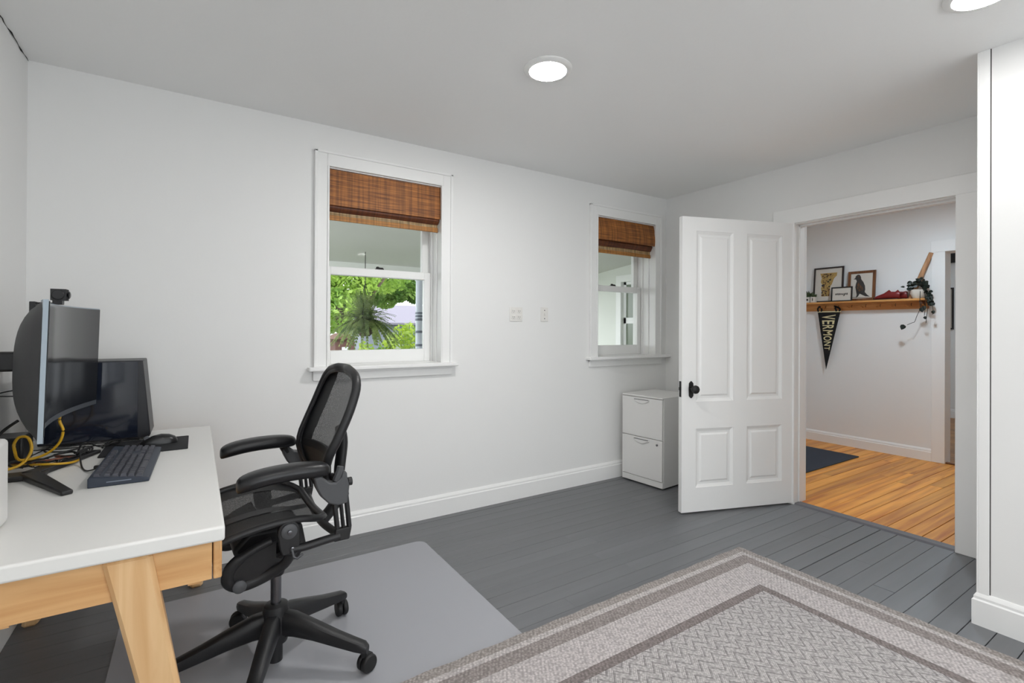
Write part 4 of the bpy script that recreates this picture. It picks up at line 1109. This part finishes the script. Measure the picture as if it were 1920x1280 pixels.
for i, pts in enumerate([[(-.47, 2.12, 1.09), (-.51, 2.13, 1.10), (-.56, 2.16, 1.11), (-.625, 2.2, 1.10)],
                         [(-.475, 2.13, 1.03), (-.53, 2.15, 1.015), (-.58, 2.2, .985), (-.622, 2.3, .92)],
                         [(-.475, 2.12, 1.012), (-.53, 2.13, 1.012), (-.6, 2.16, 1.00), (-.625, 2.2, .98)],
                         [(-.465, 2.12, .935), (-.50, 2.13, .905), (-.535, 2.14, .86), (-.57, 2.22, .80), (-.60, 2.3, zc + .01)]]):
    cable(['thin black cable bending from monitor back to the wall just below the stand head', 'black cable sloping down from the monitor back to the wall', 'thin level black cable behind the monitor', 'thick black cable dropping behind the monitor to the desk'][i], pts, [.0022, .0022, .002, .0045][i], 'cable_black')
B(-.600, -.500, 2.34, 2.47, DZ + .0004, .845).build('power_adapter', 'black_plastic', label='black power adapter box behind the monitor stand', cat='adapter', bevel=.006)

# ------------------------------------------------------------------ hallway
SX = HX - .125; SZ = 1.535
sh = thing('wall_shelf', 'pine wall shelf with peg rail in the hallway', 'shelf', (HX, 2.35, 1.44))
B(SX, HX, 1.762, 2.95, SZ - .020, SZ).build('board', 'shelf_wood', sh, bevel=.003)
B(HX - .020, HX, 1.775, 2.95, 1.440, SZ - .020).build('peg_rail', 'shelf_wood', sh, bevel=.002)
MB().prism([(HX - .02, 1.44), (HX - .02, SZ - .02), (SX + .02, SZ - .02), (SX + .03, SZ - .035), (HX - .06, SZ - .05), (HX - .045, SZ - .075)], 1, 1.80, 1.822).build('bracket', 'frame_brown', sh, bevel=.002)
for i in range(8):
    y = 2.70 - .128 * i
    pg = MB().tube([(HX - .02, y, 1.468), (HX - .045, y, 1.472), (HX - .062, y, 1.480)], [.006, .005, .008], 8).build('peg', 'shelf_wood', sh)
    MB().tube([(HX - .021, y - .03, 1.495), (HX - .034, y - .03, 1.490), (HX - .036, y - .03, 1.479), (HX - .03, y - .03, 1.472)], .003, 6).build('hook', 'iron_hook', sh)

# pennant
PT = [(2.742, 1.432), (2.516, 1.428), (2.655, .802)]
pn = thing('pennant', 'black felt pennant reading VERMONT hanging from the shelf pegs', 'pennant', (HX - .05, 2.63, .80))
xp = HX - .050
MB().prism(PT, 0, xp, xp + .003).build('felt', 'felt_black', pn, smooth=0)
B(xp - .0015, xp + .0045, 2.512, 2.746, 1.425, 1.437).build('binding', 'felt_cream', pn, smooth=0)
for y in (2.72, 2.54):
    MB().tube(smooth_path([(xp + .001, y - .014, 1.432), (xp - .004, y - .02, 1.462), (HX - .058, y + (.0 if y > 2.6 else .03), 1.488), (xp - .004, y + .02, 1.462), (xp + .001, y + .014, 1.432)], 4), .009, 8, up=(1, 0, 0), rad2=.003).build('tie', 'felt_black', pn)
z = 1.398
for i, c_ in enumerate('VERMONT'):
    f = (1.43 - z) / (1.43 - .802)
    wdt = .226 * (1 - f) * .68; adv = [.066, .056, .060, .072, .062, .060, .050][i] * .92
    yc = 2.629 + (2.655 - 2.629) * (f + .05)
    vs, fs = text_mesh(c_, 1.0, 0.0, .015)
    x0_ = min(v[0] for v in vs); x1_ = max(v[0] for v in vs); y0_ = min(v[1] for v in vs); y1_ = max(v[1] for v in vs)
    out = []
    for v in vs:
        a = (v[0] - x0_) / (x1_ - x0_); b = (v[1] - y0_) / (y1_ - y0_) - .5
        # letter right = down, letter up = -y
        zz_ = z - a * adv * .84
        ff_ = (1.43 - zz_) / (1.43 - .802); ww = .226 * (1 - ff_) * .66
        out.append((xp - .0012, 2.629 + (2.655 - 2.629) * ff_ - b * ww, zz_))
    MB().add(out, fs).build('letter', 'felt_cream', pn, label='cream letter ' + c_, smooth=0, fixn=False)
    z -= adv

# pictures
def picture(name, label, y0, y1, z1, xf, bw, mtl, lean=.03, th=.014):
    """frame standing on the shelf, leaning back against the wall; y0<y1"""
    t = thing(name, label, 'picture', (xf, (y0 + y1) / 2, SZ))
    def X(z): return xf + lean * (z - SZ) / (z1 - SZ)
    def bar(a, b, c, d):
        return MB().hexa([(X(c), a, c), (X(c) + th, a, c), (X(c) + th, b, c), (X(c), b, c)], [(X(d), a, d), (X(d) + th, a, d), (X(d) + th, b, d), (X(d), b, d)])
    for q in ((y0, y0 + bw, SZ, z1), (y1 - bw, y1, SZ, z1), (y0 + bw, y1 - bw, SZ, SZ + bw), (y0 + bw, y1 - bw, z1 - bw, z1)):
        bar(*q).build('frame_bar', mtl, t, bevel=.001, smooth=0)
    def flat(pts, nm, mm, o, lab=None):
        P_ = [(X(z) + o, y, z) for y, z in pts]
        MB().add(P_, [tuple(range(len(P_)))]).build(nm, mm, t, smooth=0, fixn=False, label=lab)
    flat([(y0 + bw, SZ + bw), (y1 - bw, SZ + bw), (y1 - bw, z1 - bw), (y0 + bw, z1 - bw)], 'print', 'print_paper', .006, 'cream paper')
    return t, flat
t, flat = picture('picture_frame', 'tall dark-framed picture with a flowered state outline on the shelf', 2.492, 2.792, 1.918, HX - .060, .016, 'frame_dark', .035)
sp = lambda a, b: (2.642 - (a - .5) * .19, 1.60 + b * .255)
outl = [(.05, 1), (.95, 1.0), (.93, .86), (.80, .76), (.74, .62), (.70, .52), (.62, .42), (.60, .28), (.58, .0), (.16, .0), (.17, .22), (.12, .34), (.18, .5), (.10, .62), (.14, .8)]
flat([sp(*p) for p in outl], 'printed_outline', 'print_gold', .0052)
rg = random.Random(4)
for k in range(46):
    b = rg.random(); a = rg.uniform(.16, .58 + .3 * max(0, b - .5))
    c0 = sp(a, min(max(b, .03), .95)); r_ = rg.uniform(.006, .012)
    flat([(c0[0] + r_ * math.cos(q * 1.26 + k), c0[1] + r_ * math.sin(q * 1.26 + k)) for q in range(5)], 'printed_flower', ['print_brown', 'print_ink', 'print_brown'][k % 3], .0046 - .0001 * (k % 3))
t, flat = picture('picture_frame', 'brown wooden framed print of a perched bird on the shelf', 2.196, 2.448, 1.848, HX - .060, .026, 'frame_brown', .030)
bp = lambda a, b: (2.322 - (a - .5) * .20, 1.566 + b * .25)
bird = [(.12, .80), (.20, .84), (.22, .92), (.30, .98), (.40, .97), (.46, .88), (.48, .78), (.58, .66), (.66, .50), (.68, .34), (.66, .24), (.78, .12), (.90, .04), (.70, .06), (.56, .12), (.44, .18), (.36, .06), (.26, .02), (.30, .14), (.26, .30), (.22, .46), (.24, .60), (.28, .70), (.24, .78)]
flat([bp(*p) for p in bird], 'printed_bird', 'print_ink', .0052)
for (a, b, w, h) in ((.36, .55, .06, .10), (.46, .46, .05, .09), (.42, .32, .06, .06), (.54, .38, .04, .10), (.34, .42, .04, .08), (.36, .90, .04, .03)):
    flat([bp(a - w, b), bp(a, b - h), bp(a + w, b), bp(a, b + h)], 'printed_feather', 'print_brown', .0047)
flat([bp(.0, .05), bp(1.0, .0), bp(1.0, -.02), bp(.0, .03)], 'printed_branch', 'print_brown', .0049)
t, flat = picture('picture_frame', 'small black-framed lettered print in front of the bigger pictures', 2.384, 2.586, 1.690, HX - .105, .012, 'frame_black', .012, .012)
for k in range(9):
    a = 2.545 - .0135 * k
    flat([(a, 1.605 + .004 * math.sin(k * 2)), (a - .009, 1.603), (a - .010, 1.620 + .005 * math.sin(k)), (a - .001, 1.622)], 'printed_stroke', 'print_ink', .0046)
flat([(2.47, 1.592), (2.46, 1.590), (2.452, 1.606), (2.458, 1.608)], 'printed_stroke', 'print_ink', .0045)

# small pots with succulents
for i, (y, nm) in enumerate(((2.826, 'dotted'), (2.770, 'striped'))):
    t = thing('succulent_pot', 'small white square pot with %s marking and succulent on the shelf end' % nm, 'potted plant', (HX - .085, y, SZ), group='small succulent pots')
    B(HX - .108, HX - .062, y - .023, y + .023, SZ, SZ + .062).build('pot', 'pot_white', t, bevel=.003)
    if i == 0: MB().lathe([(.012, 0), (.012, .0012)], (HX - .108, y, SZ + .032), 0, 14, -1).build('marking', 'pot_print', t, smooth=0)
    else: B(HX - .1092, HX - .1078, y - .004, y + .004, SZ + .018, SZ + .048).build('marking', 'pot_print', t, smooth=0)
    m = MB(); rs = random.Random(i)
    for k in range(22):
        a = rs.uniform(0, 6.28); e = rs.uniform(.3, 1.4); l = rs.uniform(.03, .065) * (1.2 if i == 0 else .8)
        d_ = Vector((math.cos(a) * math.cos(e), math.sin(a) * math.cos(e), math.sin(e)))
        c0 = Vector((HX - .085, y, SZ + .06))
        m.tube([c0, c0 + d_ * l * .6, c0 + d_ * l], [.004, .008, .001], 5)
    m.build('leaves', 'succulent', t, smooth=60)

# pair of red shoes
def shoe(y_toe, y_heel, xc, label):
    t = thing('red_shoe', label, 'shoe', (xc, (y_toe + y_heel) / 2, SZ), group='pair of red shoes')
    L_ = y_toe - y_heel
    sec = [(0, .012, .022), (.06, .020, .038), (.2, .023, .050), (.38, .024, .066), (.52, .022, .088), (.58, .021, .098), (.66, .020, .078), (.8, .020, .076), (.93, .018, .080), (1.0, .012, .070)]
    vs = []; N = 12
    for (u, w, h) in sec:
        for j in range(N):
            a = 2 * math.pi * j / N
            vs.append((xc + w * math.cos(a), y_toe - L_ * u, SZ + .008 + max(0, (h - .008) * (.5 + .5 * math.sin(a)))))
    fs = [(i * N + j, i * N + (j + 1) % N, (i + 1) * N + (j + 1) % N, (i + 1) * N + j) for i in range(len(sec) - 1) for j in range(N)]
    fs += [tuple(range(N)), tuple(range((len(sec) - 1) * N, len(sec) * N))]
    MB().add(vs, fs).build('upper', 'shoe_red', t, smooth=60)
    m = MB(); pts = [(xc + .021 * s * q, y_toe + .004 - L_ * u) for s, lst in ((-1, ((0, .5), (.1, .85), (.35, 1.05), (.6, .9), (.95, .8))), (1, ((.95, .8), (.6, .9), (.35, 1.05), (.1, .85), (0, .5)))) for u, q in lst]
    m.prism(pts, 2, SZ + .0003, SZ + .010); m.build('sole', 'shoe_sole', t)
    MB().tube([(xc, y_toe + .006, SZ + .016), (xc, y_toe + .012, SZ + .022)], [.012, .005], 8).build('toe_cap', 'shoe_sole', t)
shoe(2.186, 1.975, HX - .084, 'red leather shoe with dark toe cap lying on the hallway shelf')
shoe(2.118, 1.930, HX - .036, 'red leather shoe tucked behind its pair on the hallway shelf')

# trailing plant
pl = thing('trailing_plant', 'trailing dark green plant in a white pot at the shelf end', 'potted plant', (HX - .075, 1.835, SZ))
MB().lathe([(.036, 0), (.044, .01), (.058, .05), (.060, .082), (.054, .084), (.050, .07), (.01, .068)], (HX - .075, 1.836, SZ + .0005), 2, 20).build('pot', 'pot_white', pl)
def heart(m, c, d, n_, s):
    d = Vector(d).normalized(); n_ = Vector(n_).normalized(); w = d.cross(n_).normalized(); c = Vector(c)
    pts = [(0, 0), (.18, .42), (.5, .46), (.8, .26), (1.05, 0), (.8, -.26), (.5, -.46), (.18, -.42)]
    m.add([c + d * (a * s) + w * (b * s) + n_ * (.12 * s * (1 - abs(b) * 2)) for a, b in pts], [(0, 1, 2, 3), (0, 3, 4, 5), (0, 5, 6, 7)])
rp = random.Random(9); m = MB()
for k in range(75):
    u = rp.random()
    y = 1.925 - .21 * u; z = SZ + .105 + .05 * math.sin(u * 3.0) - max(0, u - .62) * .42 + rp.uniform(-.03, .03)
    x = HX - .08 + rp.uniform(-.045, .03)
    heart(m, (x, y, z), (rp.uniform(-.6, -.1), rp.uniform(-.7, .7), rp.uniform(-.8, .2)), (-1, rp.uniform(-.4, .4), rp.uniform(0, .8)), rp.uniform(.028, .046))
m.build('foliage', 'leaf_dark', pl, smooth=0, fixn=False)
vines = [[(1.80, 1.60), (1.803, 1.50), (1.80, 1.44), (1.825, 1.37), (1.842, 1.315), (1.86, 1.305), (1.90, 1.285)], [(1.765, 1.60), (1.762, 1.50), (1.765, 1.42), (1.77, 1.37)], [(1.72, 1.56), (1.712, 1.48), (1.705, 1.42), (1.708, 1.38)], [(1.735, 1.56), (1.742, 1.46), (1.752, 1.36), (1.757, 1.30)]]
for v in vines:
    vm_ = MB().tube(smooth_path([(HX - .135, a, b) for a, b in v], 4), .0025, 5).build('vine', 'leaf_dark', pl)
m = MB()
for (y, z, s) in ((1.925, 1.262, .052), (1.79, 1.425, .046), (1.775, 1.44, .040), (1.718, 1.475, .034), (1.708, 1.40, .032), (1.765, 1.35, .03), (1.725, 1.53, .04), (1.745, 1.52, .04)):
    heart(m, (HX - .137, y, z + s * .5), (0, rp.uniform(-.4, .4), -1), (-1, 0, .1), s)
m.build('hanging_leaves', 'leaf_dark', pl, smooth=0, fixn=False)
# leaning stick
a = Vector((HX - .04, 1.905, SZ + .001)); b = Vector((HX - .022, 1.752, 1.965))
MB().tube([a, a.lerp(b, .5), b], [.021, .020, .018], 12).build('wooden_stick', 'stick_wood', label='plain wooden stick leaning behind the trailing plant', cat='stick', smooth=50)
# hall mat
MB().prism(rounded(4.20, 5.415, 2.182, 2.93, .01, 3), 2, .0005, .010).build('door_mat', 'hall_mat', label='dark blue textured mat on the hallway pine floor', cat='mat', bevel=.002)
# far room: framed picture and black rod
t = thing('picture_frame', 'black-framed blank picture on the wall beyond the hallway', 'picture', (9.0, 2.72, 1.25))
for q in ((2.454, 2.472, 1.25, 1.84), (2.95, 2.97, 1.25, 1.84), (2.472, 2.95, 1.25, 1.27), (2.472, 2.95, 1.82, 1.84)):
    B(8.975, 9.0, q[0], q[1], q[2], q[3]).build('frame_bar', 'frame_black', t, smooth=0)
B(8.99, 9.0, 2.472, 2.95, 1.27, 1.82).build('print', 'print_paper', t, smooth=0)
B(8.94, 9.0, 1.9, 3.2, 2.19, 2.32).build('curtain_rail', 'frame_black', label='black rail high on the wall beyond the hallway', cat='rail', bevel=.004)

# ------------------------------------------------------------------ outside: porch, fern and garden
PY = 7.25
def pz(y): return 2.56 - .10 * (y - 3.1)
m = MB().hexa([(-4, D + WT, pz(D + WT)), (6.1, D + WT, pz(D + WT)), (6.1, PY, pz(PY)), (-4, PY, pz(PY))], [(-4, D + WT, pz(D + WT) + .12), (6.1, D + WT, pz(D + WT) + .12), (6.1, PY, pz(PY) + .12), (-4, PY, pz(PY) + .12)])
m.build('porch_ceiling', 'porch_ceiling_paint', kind='structure', label='pale sloping porch ceiling outside the windows', smooth=0)
B(-4, 6.1, PY - .14, PY, pz(PY) - .07, pz(PY) + .14).build('porch_beam', 'siding_white', kind='structure', label='white beam along the porch edge', smooth=0)
B(-4, 6.0, D + WT, PY + .1, -.35, -.2).build('porch_floor', 'porch_floor_paint', kind='structure', label='grey porch floor', smooth=0)
EX = 6.02
ew = (5.06, 5.95, .84, 2.02)
wall_x(EX, EX + .2, D + WT, PY + .2, -.35, 2.9, [ew]).build('wall_porch_end', 'siding_white', kind='structure', label='white house wall at the end of the porch', smooth=0)
t = thing('window_4', 'white sash window in the wall at the end of the porch', None, (EX, 5.5, .84), kind='structure')
for q in ((ew[0] - .11, ew[0], ew[2], ew[3] + .11), (ew[1], ew[1] + .11, ew[2], ew[3] + .11), (ew[0], ew[1], ew[3], ew[3] + .11), (ew[0] - .14, ew[1] + .14, ew[2] - .06, ew[2])):
    B(EX - .025, EX, q[0], q[1], q[2], q[3]).build('casing', 'trim_paint', t, smooth=0)
for za, zb in ((ew[2], 1.37), (1.372, ew[3])):
    m = B(EX + .05, EX + .08, ew[0], ew[0] + .05, za, zb); m.box(EX + .05, EX + .08, ew[1] - .05, ew[1], za, zb); m.box(EX + .05, EX + .08, ew[0], ew[1], za, za + .05); m.box(EX + .05, EX + .08, ew[0], ew[1], zb - .045, zb)
    s = m.build('sash', 'trim_paint', t, smooth=0)
    B(EX + .062, EX + .067, ew[0] + .05, ew[1] - .05, za + .05, zb - .045).build('pane', 'window_dark', s, label='pane reflecting the garden', smooth=0)
B(EX + .19, EX + .2, ew[0], ew[1], ew[2], ew[3]).build('blind_panel', 'window_dark', t, smooth=0)

pp = thing('porch_post', 'white porch post with grey bands and bracketed top', 'post', (2.905, PY - .07, -.2))
MB().lathe([(.052, -.2), (.052, 1.95), (.07, 1.98), (.07, pz(PY) - .07)], (2.905, PY - .07, 0), 2, 16).build('shaft', 'post_white', pp)
for z0_, z1_ in ((.95, .985), (1.155, 1.19), (1.345, 1.38), (1.40, 1.43), (1.45, 1.475)):
    MB().lathe([(.057, z0_), (.060, z0_ + .004), (.060, z1_ - .004), (.057, z1_)], (2.905, PY - .07, 0), 2, 16).build('band', 'post_band', pp)
B(2.86, 3.4, PY - .10, PY - .04, pz(PY) - .20, pz(PY) - .07).build('bracket', 'siding_white', pp, smooth=0)

# hanging fern
FX, FY, FZ = 1.86, 6.45, 1.32
fr_ = thing('hanging_fern', 'bushy green fern hanging from the porch ceiling', 'plant', (FX, FY, FZ - .2))
MB().lathe([(.06, -.20), (.13, -.12), (.16, 0), (.15, 0), (.02, -.02)], (FX, FY, FZ), 2, 18).build('basket', 'basket', fr_)
for k in range(3):
    a = k * 2.1
    MB().tube([(FX + .15 * math.cos(a), FY + .15 * math.sin(a), FZ), (FX, FY, FZ + .5)], .004, 5).build('chain', 'black_iron', fr_)
MB().tube([(FX, FY, FZ + .5), (FX, FY, pz(FY) - .002)], .005, 5).build('hanger', 'black_iron', fr_)
m = MB(); rf = random.Random(2)
for k in range(230):
    a = rf.uniform(0, 2 * math.pi); e = rf.uniform(-.1, 1.5); l = rf.uniform(.36, .52)
    dr = .75 if e < .5 else (.5 if e < 1.0 else .16)
    d_ = Vector((math.cos(a), math.sin(a), 0)); P0 = Vector((FX, FY, FZ + .0)); pts = []
    for j in range(9):
        t_ = j / 8
        pts.append(P0 + d_ * (l * math.cos(e) * t_ + .03) + Vector((0, 0, l * math.sin(e) * t_ - dr * l * t_ * t_)))
    sd = Vector((-d_.y, d_.x, 0))
    for j in range(8):
        p = pts[j]; q = pts[j + 1]; w = .026 * (1 - (j / 8) ** 2) + .005
        tt = (q - p)
        for s in (-1, 1):
            for h_ in (0, .5):
                b0 = p + tt * h_
                m.add([b0, b0 + tt * .42, b0 + tt * .45 + sd * s * w + Vector((0, 0, -.008)), b0 + tt * .2 + sd * s * w * .9], [(0, 1, 2, 3)])
m.build('fronds', 'fern_leaf', fr_, smooth=0, fixn=False, kind='stuff')

def blob_leaves(m, c, r, n_, s, rnd_, flat=.8):
    for k in range(n_):
        a = rnd_.uniform(0, 6.283); u = rnd_.uniform(-1, 1); q = rnd_.uniform(.55, 1.0) ** .5
        d_ = Vector((math.sqrt(1 - u * u) * math.cos(a), math.sqrt(1 - u * u) * math.sin(a), u))
        p = Vector(c) + Vector((d_.x * r[0], d_.y * r[1], d_.z * r[2])) * q
        n1 = Vector((rnd_.uniform(-1, 1), rnd_.uniform(-1, 1), rnd_.uniform(-1, 1))).normalized()
        n2 = n1.cross(Vector((rnd_.uniform(-1, 1), rnd_.uniform(-1, 1), rnd_.uniform(-1, 1)))).normalized()
        ss = s * rnd_.uniform(.6, 1.3)
        m.add([p - n1 * ss, p + n2 * ss * .5, p + n1 * ss, p - n2 * ss * .5], [(0, 1, 2, 3)])
GZ = -1.0
B(-60, 90, PY + .1, 120, GZ - .2, GZ).build('ground', 'grass', kind='structure', label='green lawn beyond the porch', smooth=0)
def tree(label, x, y, h, blobs, lm, seed, n_=900, s=.11, branches=()):
    t = thing('tree', label, 'tree', (x, y, GZ), group='garden trees'); rt = random.Random(seed)
    MB().tube(smooth_path([(x, y, GZ), (x + .1, y, GZ + h * .4), (x - .05, y, GZ + h * .8)], 4), [.16] * 4 + [.12] * 4 + [.07], 8).build('trunk', 'bark', t)
    for br in branches: MB().tube(smooth_path(br, 4), .045, 6).build('branch', 'bark', t)
    m = MB()
    for (bx, by, bz, r_) in blobs: blob_leaves(m, (bx, by, bz), (r_, r_, r_ * .8), n_, s, rt)
    m.build('crown', lm, t, smooth=0, fixn=False, kind='stuff')
tree('bright green garden tree behind the hanging fern', 3.4, 14.5, 5, [(2.6, 14.5, 3.0, 1.2), (3.6, 14.3, 2.7, 1.0), (3.0, 14.0, 1.7, .8), (4.2, 15, 3.9, 1.3), (2.4, 15, 4.2, 1.4), (3.7, 14.8, 2.4, .8), (3.2, 15.2, 2.2, 1.1), (4.9, 15, 3.0, .9)], 'tree_leaf', 1, 1100, .085, [[(3.4, 14.4, 1.2), (4.0, 14.2, 1.8), (4.75, 14.0, 2.9)]])
tree('darker green garden tree beside the porch post', 7.7, 17.0, 5, [(5.7, 17, 3.1, .95), (6.6, 17, 3.0, .95), (7.2, 17, 3.1, .9), (6.1, 17.2, 2.55, .5), (6.9, 17.2, 2.5, .5), (5.35, 17.4, 2.55, .6), (5.8, 17.6, 2.3, .45), (5.3, 17.5, 4.3, 1.2), (7.0, 17, 3.8, 1.2)], 'tree_leaf2', 2, 1100, .085)
def bush(label, x, y, r_, h, n_, seed):
    t = thing('bush', label, 'bush', (x, y, GZ), group='garden bushes'); m = MB()
    blob_leaves(m, (x, y, GZ + h * .5), (r_, r_, h * .5), n_, .055, random.Random(seed))
    m.build('foliage', 'bush_leaf', t, smooth=0, fixn=False, kind='stuff')
    MB().tube([(x, y, GZ), (x, y, GZ + h * .6)], [.05, .02], 6).build('stem', 'bark', t)
bush('yellow-green bush left of the porch post', 3.65, 9.4, .8, 2.35, 3600, 3)
bush('yellow-green bush behind the porch post', 5.45, 10.3, .75, 2.5, 2600, 4)
bush('small yellow bush below the hanging fern', 2.5, 8.6, .30, 2.0, 900, 5)
# neighbour's house and brick pillar
hb = thing('neighbour_house', 'low neighbouring house with a lilac-grey roof', 'house', (9.5, 27, GZ))
B(7.0, 16.5, 25, 30, GZ, 1.52).build('wall', 'post_band', hb, smooth=0)
MB().prism([(24.5, 1.40), (24.5, 1.50), (27.5, 2.55), (30.5, 1.50), (30.5, 1.40)], 0, 6.6, 17.0).build('roof', 'roof_lilac', hb, smooth=0)
B(8.3, 9.2, 24.97, 25.02, -.1, 1.0).build('window', 'window_dark', hb, smooth=0)
hb = thing('garden_shed', 'small red-brown garden shed seen under the fern', 'shed', (2.79, 11.6, GZ))
B(2.58, 3.0, 11.2, 12.0, GZ, .98).build('wall', 'brick_red', hb, smooth=0)
MB().prism([(2.52, .98), (3.06, .98), (2.79, 1.10)], 1, 11.1, 12.1).build('roof', 'brick_red', hb, smooth=0)
B(2.72, 2.86, 11.18, 11.21, GZ + .02, .80).build('door', 'post_white', hb, smooth=0)
